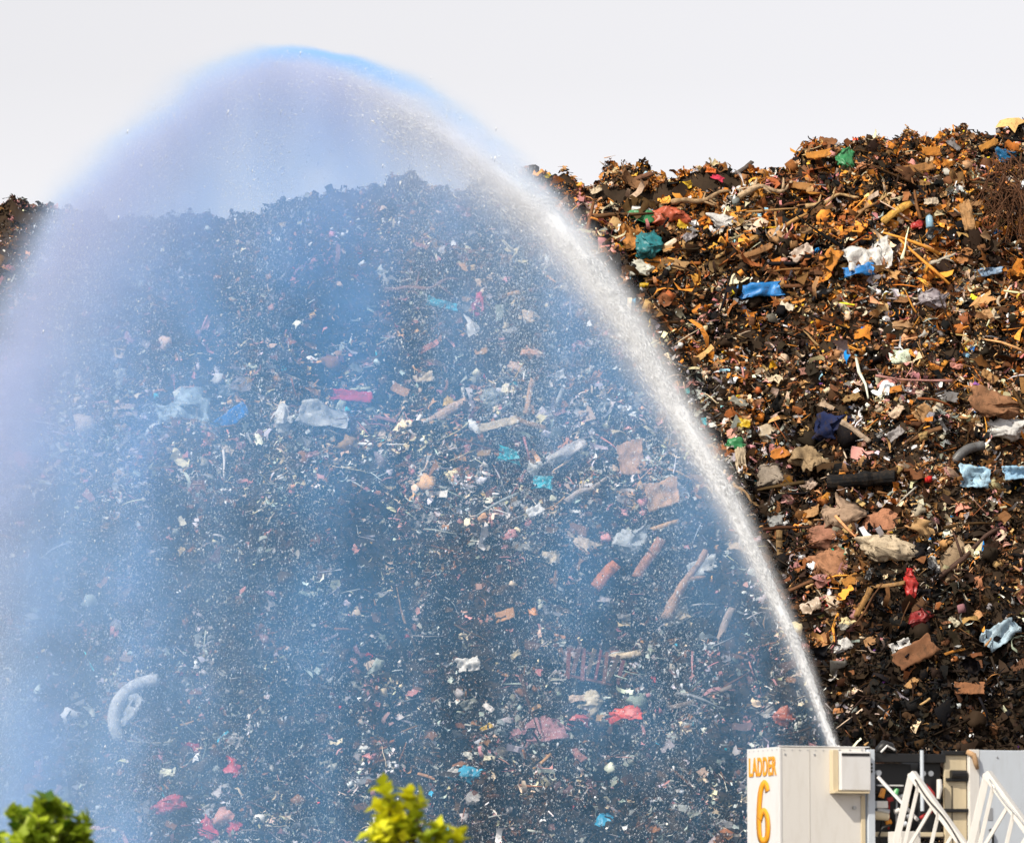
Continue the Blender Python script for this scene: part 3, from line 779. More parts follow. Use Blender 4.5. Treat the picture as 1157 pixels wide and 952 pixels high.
# ---- middle-sized pieces between them, each named by the piece it lies next to
def short(label):
    return label
def fillers():
    r = np.random.default_rng(77)
    KINDS = [('crumpled', 'plastic scrap', 'plastic_scrap', 'scrap', 'sheet'), ('flat', 'cardboard piece', 'cardboard', 'cardboard', 'board'), ('knotted', 'bag', 'bag', 'bag', 'bag'),
             ('splintered', 'plank', 'plank', 'plank', 'plank'), ('limp', 'rag', 'rag', 'rag', 'cloth'), ('thin', 'branch', 'branch', 'branch', 'branch')]
    dry = {'sheet': ['white', 'cream', 'grey', 'yellow', 'black'], 'board': ['orange', 'tan', 'brown'], 'bag': ['white', 'black', 'cream', 'grey'], 'plank': ['tan', 'orange', 'brown'],
           'cloth': ['pink', 'grey', 'tan', 'black', 'cream'], 'branch': ['brown', 'tan', 'cream']}
    wetc = {'sheet': ['white', 'cream', 'grey', 'black'], 'board': ['tan', 'brown'], 'bag': ['white', 'cream', 'grey', 'black'], 'plank': ['tan', 'brown'], 'cloth': ['rose', 'grey', 'cream'], 'branch': ['brown', 'grey']}
    marks = [(row[1], row[2], row[9]) for row in HERO]
    used = set(); made = 0
    order = r.permutation(len(marks) * 3)
    for q in order:
        mx, my, ml = marks[q % len(marks)]
        rel = ('above', 'below', 'beside')[q // len(marks)]
        if len(ml.split()) > 10: continue
        for attempt in range(12):
            d = r.uniform(18, 46)
            px, py = {'above': (mx + r.normal(0, 7), my - d), 'below': (mx + r.normal(0, 7), my + d), 'beside': (mx + d * 1.2 * r.choice([-1, 1]), my + r.normal(0, 6))}[rel]
            if not (8 < px < 1149 and py < 940): continue
            if py < np.interp(px, [p for p, _ in RIDGE_PX], [v for _, v in RIDGE_PX]) + 14: continue
            if px > 840 and py > 815: continue
            if any(abs(px - a) < s + 10 and abs(py - b_) < s * .8 + 9 for a, b_, s in TAKEN): continue
            adj, noun, nm, cat, shp = KINDS[int(r.choice(6, p=[.30, .22, .08, .15, .15, .10]))]
            wet = px < jet_px(py)
            cs = (wetc if wet else dry)[shp]; c = cs[int(r.integers(len(cs)))]
            key = (adj, c, ml)
            if key in used: continue
            used.add(key)
            w_ = r.uniform(15, 27) * (1.0 if py < 700 else .8)
            h_ = {'sheet': .6, 'board': .6, 'bag': .75, 'plank': .2, 'cloth': .5, 'branch': .16}[shp] * w_
            if shp in ('plank', 'branch'): w_ *= 1.6
            cc = np.clip(np.array(C[c]) * r.lognormal(0, .2) * r.uniform(.92, 1.08, 3), .006, .8)
            lab = f"{adj} {c} {noun} {'just ' if len(ml.split()) < 10 else ''}{rel} the {ml}"
            hero('sheet' if shp == 'cloth' else shp, px, py, w_, h_, r.normal(10, 32), tuple(float(v) for v in cc), nm, cat, lab, seed=made + 1200,
                 **({'m': 'cloth', 'crumple': .22} if shp == 'cloth' else {}), lean=.45)
            made += 1
            break
    return made
print('fillers', fillers())

# ------------------------------------------------------------------ fire truck aerial platform
def paint(name, col, rough=.35, dirt=.25, scale=2.5):
    m, t, b = principled(name, col, rough, .5)
    N = NT(t); tc = N.n('ShaderNodeTexCoord').outputs['Object']
    mp = N.n('ShaderNodeMapping'); N.l(tc, mp.inputs[0]); mp.inputs['Scale'].default_value = (3, 3, .7)
    d = N.rng(N.noise(mp.outputs[0], scale, 6, .7), .48, .8, 0, dirt)
    N.l(N.mix(d, col, tuple(c * .55 * k for c, k in zip(col, (1, .9, .72)))), b.inputs['Base Color'])
    N.l(N.rng(N.noise(tc, 6, 4), .3, .7, rough - .08, rough + .15), b.inputs['Roughness'])
    return m
cream_paint = paint('cream_paint', (.71, .685, .645))
white_paint = paint('white_paint', (.70, .69, .68))
blue_white = paint('blue_white_paint', (.56, .61, .67))
yellowed = paint('yellowed_paint', (.62, .52, .35))
black_metal, _, _ = principled('black_metal', (.015, .015, .016), .45, .4)
steel, _, _ = principled('steel', (.45, .46, .47), .35, .5, .7)
orange_vinyl, _, _ = principled('orange_vinyl', (.82, .34, .01), .5, .4)
red_hose, _, _ = principled('red_hose', (.35, .03, .03), .6, .3)
amber, _, _ = principled('amber_plastic', (.75, .28, .02), .3, .5)
green_pl, _, _ = principled('green_plastic', (.10, .42, .14), .4, .5)
lens_m, _, _ = principled('lamp_lens', (.75, .78, .8), .12, .6)

YAW = math.radians(20)
C0 = at_y(881, 843, 60.0)                      # top corner nearest the camera
MP = Matrix.Rotation(YAW, 4, 'Z'); MP.translation = Vector(C0)
plat = empty('aerial_platform', Matrix.Translation((C0[0], C0[1], 0)) @ Matrix.Rotation(YAW, 4, 'Z'))
tag(plat, 'white fire truck ladder platform numbered 6 with lattice ladder rails', 'ladder platform')
K = .01 / math.cos(YAW)
def lx(px): return (px - 881) * K
def lz(py): return (843 - py) * .01
ZT = float(C0[2])
BOT = lz(962)
def P_(name, mb, m, parent=None, bevel=.006, smooth=False):
    o = mb.build(name, m, parent or plat, smooth, bevel)
    if parent is None: o.location = (0, 0, ZT)
    return o
side = P_('side_panel', MB().box((0, .03, BOT), (.03, .97, 0)), white_paint)
front = P_('front_panel', MB().box((0, 0, BOT), (lx(980), .028, 0)), cream_paint)
P_('top_rail', MB().box((-.008, -.008, 0), (lx(985), .04, .012)), white_paint)
P_('floor', MB().box((.03, .03, BOT - .05), (lx(1157), .97, BOT)), steel)
for px_ in (887, 921, 950, 962, 976):
    c_ = MB().tube([(lx(px_), -.006, -.085 if px_ < 930 else -.03), (lx(px_), .002, -.085 if px_ < 930 else -.03)], .012, 8)
    P_('bolt', c_, steel, bevel=0)
# writing on the narrow side: real width .97 m, seen at a grazing angle
def lettering(name, body, size, width, cz, cy_, m):
    cu = bpy.data.curves.new(name, 'FONT'); cu.body = body; cu.size = 1; cu.extrude = .006; cu.offset = .022
    cu.align_x = 'CENTER'; cu.align_y = 'CENTER'; cu.space_character = 1.12
    tmp = bpy.data.objects.new('tmp', cu); COL.objects.link(tmp)
    bpy.context.view_layer.update()
    me = bpy.data.meshes.new_from_object(tmp.evaluated_get(bpy.context.evaluated_depsgraph_get()))
    bpy.data.objects.remove(tmp)
    co_ = np.array([v.co[:] for v in me.vertices]); lo, hi = co_.min(0), co_.max(0); mid = (lo + hi) / 2
    sx, sy = width / (hi[0] - lo[0]), size / (hi[1] - lo[1])
    for v in me.vertices:
        x, y, z = (v.co.x - mid[0]) * sx, (v.co.y - mid[1]) * sy, v.co.z
        v.co = (-.0075 + z * -1 * .5, cy_ - x, cz + y)
    me.flip_normals()
    o = link(name, me, m, plat); o.location = (0, 0, ZT)
    return o
lettering('lettering', 'LADDER', .215, .80, lz(864), .49, orange_vinyl)
def numeral_six():
    ctl = [(.135, .235), (.10, .30), (.02, .325), (-.07, .27), (-.12, .15), (-.145, .0), (-.15, -.15), (-.11, -.285), (0, -.325), (.11, -.285), (.145, -.165), (.115, -.045), (.03, .01), (-.06, -.015), (-.125, -.09)]
    pts = []
    for i in range(len(ctl) - 1):
        p0, p1, p2, p3 = (np.array(ctl[max(0, min(len(ctl) - 1, i + k))]) for k in (-1, 0, 1, 2))
        for q in np.linspace(0, 1, 6, endpoint=False):
            pts.append(.5 * (2 * p1 + (p2 - p0) * q + (2 * p0 - 5 * p1 + 4 * p2 - p3) * q * q + (3 * p1 - p0 - 3 * p2 + p3) * q ** 3))
    pts = np.array(pts); V = []
    for i, p in enumerate(pts):
        d = pts[min(i + 1, len(pts) - 1)] - pts[max(i - 1, 0)]; d /= np.linalg.norm(d); nn = np.array([-d[1], d[0]]) * np.array([.075, .042])
        for k in (1, -1):
            a = p + nn * k; V.append((-.008 - .004 * i / len(pts), .47 - a[0] * .9, lz(916) + a[1]))
    n = len(pts); o = link('number', mesh_np('number', V, [np.array([(2 * i, 2 * i + 1, 2 * i + 3, 2 * i + 2) for i in range(n - 1)])]), orange_vinyl, plat)
    o.location = (0, 0, ZT); md = o.modifiers.new('thickness', 'SOLIDIFY'); md.thickness = .002; md.offset = 0
numeral_six()
seam_paint = paint('seam_paint', (.5, .47, .43))
# panel seams, rivets, a number plate edge and small fittings
for px_ in (915,):
    P_('panel_seam', MB().box((lx(px_), -.0035, BOT), (lx(px_) + .004, .001, -.02)), seam_paint, bevel=0)
for k in range(6):
    P_('rivet', MB().tube([(lx(886 + k * 9), -.006, -.035), (lx(886 + k * 9), .001, -.035)], .0065, 6), steel, bevel=0)
for k in range(7):
    P_('rivet', MB().tube([(-.006, .08 + k * .135, -.03), (.001, .08 + k * .135, -.03)], .0065, 6), steel, bevel=0)
P_('corner_trim', MB().box((-.006, -.006, BOT), (.022, .022, -.013)), white_paint, bevel=.004)
# control box on the front
cb = P_('control_box', MB().box((lx(945), -.16, lz(892)), (lx(980), -.002, lz(848))), white_paint, bevel=.012)
P_('vent_slot', MB().box((lx(946), -.166, lz(853)), (lx(978), -.150, lz(850))), black_metal, bevel=0)
P_('box_bracket', MB().box((lx(938), -.10, lz(894)), (lx(945) - .004, -.003, lz(846))), yellowed)  # left side face of the box, its yellowish sunlit tone painted in
P_('box_lip', MB().box((lx(938), -.17, lz(895)), (lx(978), -.003, lz(893))), yellowed, bevel=0)
P_('edge_strip', MB().box((lx(974), -.02, BOT), (lx(979), -.003, lz(897))), yellowed)
P_('latch', MB().tube([(lx(966), -.035, lz(911)), (lx(966), -.004, lz(911))], .022, 10), steel, bevel=0)
# corner post beside the opening
post = P_('corner_post', MB().box((lx(981), -.05, BOT), (lx(989), .06, lz(845))), blue_white)
for k in range(3):
    P_('hinge', MB().tube([(lx(984), -.075, lz(862 + k * 4)), (lx(984), -.048, lz(862 + k * 4))], .016, 8), black_metal, bevel=0)
# opening: back wall, rails, lamps, hose
P_('back_wall', MB().box((lx(990), .93, BOT), (lx(1072), .97, lz(858))), black_metal)
P_('upper_rail', MB().box((lx(989), .02, lz(859)), (lx(1075), .10, lz(849))), black_metal)
P_('pump_cabinet', MB().box((lx(990), .16, lz(893)), (lx(1040), .60, lz(860))), black_metal)
P_('pump_cabinet', MB().box((lx(1048), .12, lz(942)), (lx(1073), .60, lz(852))), black_metal)
lamp = P_('work_lamp', MB().tube([(lx(997), .06, lz(851)), (lx(999), .06, lz(845)), (lx(1004), .06, lz(840)), (lx(1011), .06, lz(842)), (lx(1017), .06, lz(848))], [.03, .055, .065, .06, .03], 12), black_metal, bevel=0, smooth=True)
P_('lamp_rim', MB().tube([(lx(998), .0, lz(848)), (lx(1005), -.01, lz(840.5)), (lx(1014), .0, lz(845))], .012, 8), white_paint, bevel=0)
for px_ in (1000, 1052, 1061):
    P_('lamp', MB().tube([(lx(px_), .10, lz(871)), (lx(px_), .155, lz(871))], .032, 12), lens_m, bevel=0)
P_('pole', MB().tube([(lx(1046), .0, lz(845)), (lx(1046), .0, lz(914))], .022, 10), blue_white, bevel=0)
P_('monitor_arm', MB().box((lx(996), .02, lz(886)), (lx(1025), .07, lz(884.5))), white_paint, bevel=0)
P_('valve', MB().tube([(lx(1000), .05, lz(899)), (lx(1003), .05, lz(889))], [.035, .03], 10), amber, bevel=0)
P_('valve', MB().tube([(lx(1016), .06, lz(896)), (lx(1019), .06, lz(889))], [.04, .03], 10), green_pl, bevel=0)
P_('gear_box', MB().box((lx(994), .02, lz(911)), (lx(1007), .14, lz(903))), cream_paint)
P_('coupling', MB().tube([(lx(992), .06, lz(919)), (lx(1008), .05, lz(921))], [.05, .045], 12), yellowed, bevel=0)
P_('coupling', MB().tube([(lx(996), .06, lz(912.5)), (lx(1009), .05, lz(915))], [.03, .03], 12), steel, bevel=0)
P_('hose', MB().tube([(lx(1052), .05, lz(884)), (lx(1060), .03, lz(894)), (lx(1063), .03, lz(905)), (lx(1058), .05, lz(915)), (lx(1046), .06, lz(922))], .022, 8), red_hose, bevel=0, smooth=True)
P_('cable', MB().tube([(lx(1000), .04, lz(952)), (lx(996), .02, lz(942)), (lx(1000), .02, lz(933)), (lx(1010), .03, lz(930))], .014, 8), black_metal, bevel=0, smooth=True)
for k, (px_, py_, c_) in enumerate([(1012, 902, red_hose), (1024, 899, steel), (1030, 908, yellowed), (1020, 915, cream_paint), (1034, 921, steel), (1010, 928, amber), (1028, 930, blue_white)]):
    P_('valve', MB().tube([(lx(px_) - .03, .09, lz(py_)), (lx(px_) + .03, .08, lz(py_ - 2))], .028, 10), c_, bevel=0)
for k in range(5):
    P_('pipe', MB().tube([(lx(993 + k * 9), .11, lz(935)), (lx(994 + k * 9), .11, lz(896 + 3 * k % 7))], .011, 8), (steel, black_metal, red_hose)[k % 3], bevel=0, smooth=True)
P_('lower_ledge', MB().box((lx(990), .05, lz(943)), (lx(1073), .40, lz(938))), yellowed)
P_('fender', MB().tube([(lx(1066), .0, lz(878)), (lx(1066), -.01, lz(888)), (lx(1064), -.02, lz(900))], [.03, .035, .02], 10), cream_paint, bevel=0)
# inner cream panel with black brackets
P_('inner_panel', MB().box((lx(1075), .06, BOT), (lx(1101), .10, lz(850))), yellowed)
P_('bracket', MB().box((lx(1076), .02, lz(880)), (lx(1102), .058, lz(876))), black_metal)
P_('bracket', MB().tube([(lx(1081), .03, lz(872)), (lx(1099), .03, lz(872))], .05, 10), black_metal, bevel=0)
P_('crossbar', MB().box((lx(1073), .01, lz(915)), (lx(1101), .05, lz(911))), black_metal)
P_('door_seam', MB().box((lx(1083), .052, BOT), (lx(1083.8), .059, lz(885))), black_metal, bevel=0)
P_('rope', MB().tube([(lx(1099), .0, lz(846)), (lx(1105), -.05, lz(850)), (lx(1107), -.05, lz(858)), (lx(1109), -.05, lz(866))], [.03, .035, .03, .02], 8), paint('rope_tan', (.42, .26, .14), .85), bevel=0, smooth=True)
P_('top_bar', MB().box((lx(1072), .03, lz(850)), (lx(1104), .08, lz(845))), black_metal)
# second half of the basket
P_('door_edge', MB().box((lx(1101), -.02, BOT), (lx(1113), .05, lz(843.5))), cream_paint)
P_('door_panel', MB().box((lx(1113) + .003, -.015, BOT), (lx(1175), .03, lz(844))), blue_white)
for px_, py_ in ((1134, 852), (1168, 852)):
    P_('bolt', MB().tube([(lx(px_), -.022, lz(py_)), (lx(px_), -.013, lz(py_))], .012, 8), steel, bevel=0)
P_('label_plate', MB().box((lx(1131), -.020, lz(893)), (lx(1140), -.0155, lz(887))), steel, bevel=0)
P_('label_plate', MB().box((lx(1122), -.020, lz(924)), (lx(1128), -.0155, lz(910))), steel, bevel=0)
P_('hose', MB().tube([(lx(1124), -.03, lz(934)), (lx(1127), -.04, lz(940)), (lx(1127), -.04, lz(950)), (lx(1120), -.03, lz(958))], .016, 8), black_metal, bevel=0, smooth=True)
P_('right_panel', MB().box((lx(1175) - .03, .031, BOT), (lx(1175), .97, 0)), blue_white)

# the two lattice rails of the ladder, in front of the opening
def wp(px, py, y): return Vector(at_y(px, py, y))
MI = plat.matrix_world.inverted()
def truss(apex, foot, far, y0, dy, w):
    """apex, foot, far: photo pixels; the rail runs from the apex towards the turntable"""
    mb = MB()
    A = wp(*apex, y0); Ff = wp(*foot, y0); R = wp(*far, y0 + dy)
    A, Ff, R = MI @ A, MI @ Ff, MI @ R
    B = Ff + (R - A)                                    # end of the lower chord
    mb.bar(A + Vector((0, 0, .01)), R, w * 1.25, w)                  # upper chord
    mb.bar(A, Ff, w, w * .9)
    mb.bar(Ff, B, w, w)
    n = 4
    for k in range(n):
        p = A + (R - A) * ((k + .35) / n); q = Ff + (B - Ff) * ((k + .35) / n); p2 = A + (R - A) * ((k + 1.1) / n)
        mb.bar(p, q, w * .5, w * .5); mb.bar(q + Vector((0, .004, 0)), p2 + Vector((0, .004, 0)), w * .45, w * .45)
    for k in range(n + 1):                                # gusset plates and bolts at the joints
        p = A + (R - A) * (min(n, k + .35) / n)
        mb.box(p + Vector((-.055, -w * .5 - .006, -.10)), p + Vector((.055, -w * .5 + .002, -.005)))
    o = mb.build('ladder_rail', cream_paint, plat, bevel=.004)
    return o, B
_, b1 = truss((1030, 874), (1010, 960), (1122, 1000), 59.55, -.5, .082)
_, b2 = truss((1115, 874), (1095, 960), (1207, 1000), 59.15, -.5, .088)
P_('hinge_block', MB().box((lx(1003), -.42, BOT - .02), (lx(1026), -.06, lz(938))), cream_paint)
bar_ = MB().bar(MI @ wp(992, 877, 59.85), MI @ wp(1037, 926, 59.6), .03); bar_.build('stay_rod', white_paint, plat)
# cables, clips and a hose along the rails
for (a0, a1, y0, c_) in (((1034, 880), (1100, 972), 59.45, black_metal), ((1118, 880), (1190, 978), 59.05, steel)):
    p0, p1 = MI @ wp(*a0, y0), MI @ wp(*a1, y0 - .4)
    mb = MB(); mb.tube([p0 + (p1 - p0) * q + Vector((0, 0, -.025 * math.sin(q * 9))) for q in np.linspace(0, 1, 12)], .010, 6)
    mb.build('cable', c_, plat, True)
# turntable and pedestal below the picture
MB().box((.4, -.5, .0), (2.6, 1.2, .5)).box((1.0, -.1, .503), (2.0, .8, ZT + BOT - .055)).build('turntable', white_paint, plat, bevel=.02)
# nozzle the jet leaves from
nz0 = at_y(945, 843, 60.3)
noz = MI @ Vector(nz0)
MB().tube([noz + Vector((.10, .02, -.16)), noz + Vector((.04, 0, -.07)), noz + Vector((.0, 0, .0))], [.05, .05, .035], 12).build('nozzle', white_paint, plat, True)

# ------------------------------------------------------------------ shrubs close to the camera
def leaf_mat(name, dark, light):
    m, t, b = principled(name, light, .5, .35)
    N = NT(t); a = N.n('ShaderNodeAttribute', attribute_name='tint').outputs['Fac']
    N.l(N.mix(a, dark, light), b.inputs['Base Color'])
    tr = N.n('ShaderNodeBsdfTranslucent'); N.l(N.mix(a, dark, light), tr.inputs[0])
    mx = N.n('ShaderNodeMixShader'); mx.inputs[0].default_value = .35
    N.l(b.outputs[0], mx.inputs[1]); N.l(tr.outputs[0], mx.inputs[2])
    N.l(mx.outputs[0], t.nodes['Material Output'].inputs[0])
    return m
bark, _, _ = principled('bark', (.10, .07, .045), .9, .1)

def shrub(name, lobes, y, label, m, seed, leaf, yellow):
    """lobes: (photo px, photo py of tip, half width px, depth px below the tip)"""
    r = np.random.default_rng(seed)
    s = y / F
    base = at_y(np.mean([l[0] for l in lobes]), 952, y); 
    root = empty(name, Matrix.Translation((base[0], y, 0)))
    tag(root, label, 'shrub')
    V, Fq, T = [], [], []
    mb = MB()
    for (px, py, hw, dp) in lobes:
        tip = at_y(px, py, y) - np.array([base[0], y, 0])
        R = hw * s
        # shoots: twigs ending in rosettes of leaves
        zb = tip[2] - dp * s
        n = int(24 * (hw / 30) ** 1.5 * max(1, dp / 90))
        for k in range(n):
            h = r.uniform(0, 1) ** .9
            z = zb + (tip[2] - zb) * h
            prof = R * (math.sqrt(max(0, 1 - ((h - .35) / .68) ** 2)) if h > .35 else 1) * (1 + .25 * r.normal())
            a = r.uniform(0, 2 * PI); q = prof * math.sqrt(r.uniform(.15, 1))
            c = np.array([tip[0] + q * math.cos(a), tip[1] + q * math.sin(a), z])
            up = np.array([.5 * math.cos(a) * q / R, .5 * math.sin(a) * q / R, .9]) + r.normal(0, .15, 3); up /= np.linalg.norm(up)
            e1 = np.cross(up, [0.3, 1, .1]); e1 /= np.linalg.norm(e1); e2 = np.cross(up, e1)
            tone = float(np.clip(r.normal(yellow, .22), 0, 1))
            nl = int(r.integers(11, 17))
            mb.tube([c - up * leaf * 3.2 + r.normal(0, .01, 3), c - up * leaf * 1.2, c], [.006, .005, .003], 5)
            for j in range(nl):
                an = j * 2.4; lift = r.uniform(.15, 1.1); hh = -leaf * 2.0 * (j / nl) * r.uniform(.3, 1)
                d = (e1 * math.cos(an) + e2 * math.sin(an)) * math.cos(lift) + up * math.sin(lift)
                w = np.cross(d, up); w /= np.linalg.norm(w) + 1e-6
                nn = np.cross(w, d)
                L = leaf * r.uniform(.7, 1.25); Wd = L * .42
                p0 = c + up * hh; i = len(V)
                V += [p0, p0 + d * L * .45 + w * Wd + nn * .1 * L, p0 + d * L * .45 - w * Wd + nn * .1 * L, p0 + d * L + nn * -.05 * L, p0 + d * L * .5]
                Fq += [(i, i + 1, i + 4), (i, i + 4, i + 2), (i + 1, i + 3, i + 4), (i + 4, i + 3, i + 2)]
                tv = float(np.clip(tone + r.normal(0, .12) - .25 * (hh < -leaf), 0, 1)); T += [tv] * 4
    # lower body of the crown, down to knee height
    zlo, zhi = .5, 1.95
    xs_ = [at_y(l[0], 900, y)[0] - base[0] for l in lobes]
    for k in range(160):
        z = r.uniform(zlo, zhi); a = r.uniform(0, 2 * PI); q = math.sqrt(r.uniform(.2, 1)) * .26
        c = np.array([np.mean(xs_) + q * math.cos(a) * 1.1, q * math.sin(a), z])
        for j in range(10):
            d = r.normal(0, 1, 3); d /= np.linalg.norm(d); w = np.cross(d, r.normal(0, 1, 3)); w /= np.linalg.norm(w)
            L = leaf * r.uniform(.8, 1.3); i = len(V); Wd = L * .42
            V += [c, c + d * L * .5 + w * Wd, c + d * L * .5 - w * Wd, c + d * L, c + d * L * .5]
            Fq += [(i, i + 1, i + 4), (i, i + 4, i + 2), (i + 1, i + 3, i + 4), (i + 4, i + 3, i + 2)]
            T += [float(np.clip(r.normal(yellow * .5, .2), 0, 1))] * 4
    me = mesh_np('crown', np.array(V), [np.array(Fq)])
    tt = np.array(T, np.float32); cc = np.stack([tt, tt, tt, np.ones_like(tt)], 1).astype(np.float32)
    at = me.attributes.new('tint', 'FLOAT_COLOR', 'FACE'); at.data.foreach_set('color', cc.ravel())
    link('crown', me, m, root)
    for (px, py, hw, dp) in lobes:
        tip = at_y(px, py + dp * .5, y) - np.array([base[0], y, 0])
        mb.tube([(0, 0, 0), (tip[0] * .3, 0, .6), (tip[0] * .8, .02, 1.5), tuple(tip)], [.05, .035, .022, .01], 8)
    mb.build('trunk', bark, root, True)
    return root
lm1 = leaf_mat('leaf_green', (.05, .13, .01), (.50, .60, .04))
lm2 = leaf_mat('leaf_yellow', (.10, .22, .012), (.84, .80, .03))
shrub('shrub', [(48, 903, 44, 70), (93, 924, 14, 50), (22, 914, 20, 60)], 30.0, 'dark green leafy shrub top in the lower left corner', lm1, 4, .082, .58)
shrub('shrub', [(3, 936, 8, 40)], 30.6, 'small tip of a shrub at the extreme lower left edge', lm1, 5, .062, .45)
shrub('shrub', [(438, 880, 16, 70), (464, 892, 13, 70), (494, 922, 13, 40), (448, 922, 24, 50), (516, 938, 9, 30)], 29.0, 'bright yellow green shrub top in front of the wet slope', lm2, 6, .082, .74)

# ------------------------------------------------------------------ the water: jet, falling drops and mist
# The jet is thrown in one vertical plane that runs away from the platform, up and to the left.
S0 = np.array(at_y(945, 843, 60.3)); DIR = np.array([-10.6, 11.5, 0.]); DIR /= np.linalg.norm(DIR)
NRM = np.array([-DIR[1], DIR[0], 0.])
def to_sheet(px, py):
    d = ray(px, py); t = ((S0 - CAM) @ NRM) / (d @ NRM); P = CAM + d * t
    return (P - S0) @ DIR, P[2]
def to_world(s, n, z):
    s, n, z = np.broadcast_arrays(s, n, z)
    return S0[None, :2].repeat(s.size, 0).T[0] * 0 + S0[0] + DIR[0] * s.ravel() + NRM[0] * n.ravel(), S0[1] + DIR[1] * s.ravel() + NRM[1] * n.ravel(), z.ravel()
# outer edge of the arc in the photograph
ARC_PX = [(945, 843), (927, 788), (899, 712), (862, 630), (822, 545), (781, 470), (742, 402), (704, 338), (664, 280), (622, 226), (578, 182), (530, 138), (482, 104),
          (430, 76), (385, 61), (340, 57), (295, 61), (250, 80), (205, 112), (160, 148), (115, 190), (70, 240), (35, 300), (5, 370), (-25, 450), (-60, 560)]
ARC = np.array([to_sheet(*p) for p in ARC_PX]); 
SM = ARC[-1, 0]; ZLO = -.0
ZHI = ARC[:, 1].max() + .3
def ztop(s): return np.interp(s, ARC[:, 0], ARC[:, 1])
def slope_cos(s):
    d = (ztop(s + .15) - ztop(s - .15)) / .3
    return 1 / np.sqrt(1 + d * d)
# per station along the throw (photo x): width of the dense band [m], strength of the band, strength of the veil under it, half thickness across
ST_PX = np.array([945, 900, 850, 800, 740, 680, 620, 560, 500, 440, 385, 340, 295, 250, 200, 150, 100, 50, 10, -60])
BAND  = np.array([.05, .07, .09, .11, .13, .16, .20, .27, .38, .50, .58, .60, .62, .66, .72, .8, .9, .95, .9, .9])
TBAND = np.array([2.5, 2.5, 2.6, 2.8, 3.0, 3.2, 3.4, 3.4, 3.0, 2.8, 2.8, 2.8, 2.7, 2.6, 2.5, 2.4, 2.2, 1.9, 2.0, 2.0])
VEIL  = np.array([.05, .16, .32, .52, .76, .98, 1.08, 1.05, 1.0, 1.1, 1.45, 1.2, .95, 1.05, 1.3, 1.25, 1.35, 1.5, 1.7, 1.7])
EDGE  = np.array([.025, .035, .045, .055, .065, .08, .09, .10, .11, .12, .12, .12, .12, .13, .14, .15, .16, .18, .2, .2])
HALF  = np.array([.06, .09, .13, .17, .22, .26, .30, .34, .38, .42, .46, .48, .48, .46, .44, .42, .42, .45, .5, .5])
# photo x -> s using the arc
_ax = np.array([p[0] for p in ARC_PX], float)
ST = np.interp(-ST_PX, -_ax, ARC[:, 0])
def st(tab, s): return np.interp(s, ST, tab)

# --- the stream and its drops: small elongated drops flying along the arc
water = bpy.data.materials.new('water_drops'); water.use_nodes = True; t_ = water.node_tree; t_.nodes.clear(); N = NT(t_)
df = N.n('ShaderNodeBsdfDiffuse'); df.inputs[0].default_value = (.975, .985, 1.0, 1)
tr = N.n('ShaderNodeBsdfTranslucent'); tr.inputs[0].default_value = (.97, .985, 1.0, 1)
mx = N.n('ShaderNodeMixShader'); mx.inputs[0].default_value = .42
N.l(df.outputs[0], mx.inputs[1]); N.l(tr.outputs[0], mx.inputs[2]); N.l(mx.outputs[0], N.n('ShaderNodeOutputMaterial').inputs[0])

OCT = np.array([(1, 0, 0), (-1, .6, .8), (-1, -1, 0), (-1, .6, -.8)], float)
OCF = np.array([(0, 1, 2), (0, 2, 3), (0, 3, 1), (1, 3, 2)])
def drops(name, s, n, z, length, rad, dirv, material):
    """s,n,z sheet coordinates; dirv (N,2) flight direction in (s,z)"""
    x, y, zz = to_world(s, n, z); P = np.stack([x, y, zz], 1)
    d = dirv / np.linalg.norm(dirv, axis=1, keepdims=True)
    T = d[:, :1] * DIR + d[:, 1:] * np.array([0, 0, 1.])
    B = np.cross(T, NRM)
    V = P[:, None] + OCT[None, :, 0:1] * T[:, None] * length[:, None, None] + OCT[None, :, 1:2] * NRM * rad[:, None, None] + OCT[None, :, 2:3] * B[:, None] * rad[:, None, None]
    Fc = OCF[None] + (np.arange(len(P)) * 4)[:, None, None]
    return link(name, mesh_np(name, V.reshape(-1, 3), [Fc.reshape(-1, 3)], False), material)
r = np.random.default_rng(31)
def flight(s):
    d = (ztop(s + .1) - ztop(s - .1)) / .2
    return np.stack([np.ones_like(d), d], 1)
# dense stream: from the nozzle to where it breaks up
n_ = 130000
sq = SM * .66 * r.random(n_) ** .9
sk_ = [0, SM * .06, SM * .16, SM * .3, SM * .45, SM * .66]
wd = np.interp(sq, sk_, [.016, .03, .058, .105, .20, .34])
ctr = np.interp(sq, sk_, [.05, .085, .14, .21, .34, .55])
g_ = r.normal(0, 1, n_)
off = ctr + wd * np.where(g_ < 0, g_ * .62, g_ * 1.05) + .6 * wd * fbm(sq * 1.6, 2.0, 7.0, 3)
tear = fbm(sq * 1.9, off * 3.2, 3.0, 4)
keep = (r.random(n_) < np.interp(sq, [0, SM * .16, SM * .3, SM * .42, SM * .55, SM * .66], [1, 1, .85, .45, .14, .03])) & (tear + r.normal(0, .3, n_) > np.interp(sq, [0, SM * .12, SM * .3, SM * .5], [-3, -1.0, -.35, -.1])) & (off > .005)
sq, off, wd = sq[keep], off[keep], wd[keep]
zq = ztop(sq) - off / np.maximum(slope_cos(sq), .25)
nq = r.normal(0, 1, len(sq)) * wd * .9
fl_ = flight(sq) + r.normal(0, .10, (len(sq), 2))
rad = np.interp(sq, [0, SM * .16, SM * .35, SM * .66], [.0055, .0058, .0050, .0028]) * r.lognormal(0, .35, len(sq))
jet = drops('water_jet', sq, nq, zq, rad * r.uniform(2, 6, len(sq)), rad, fl_, water)
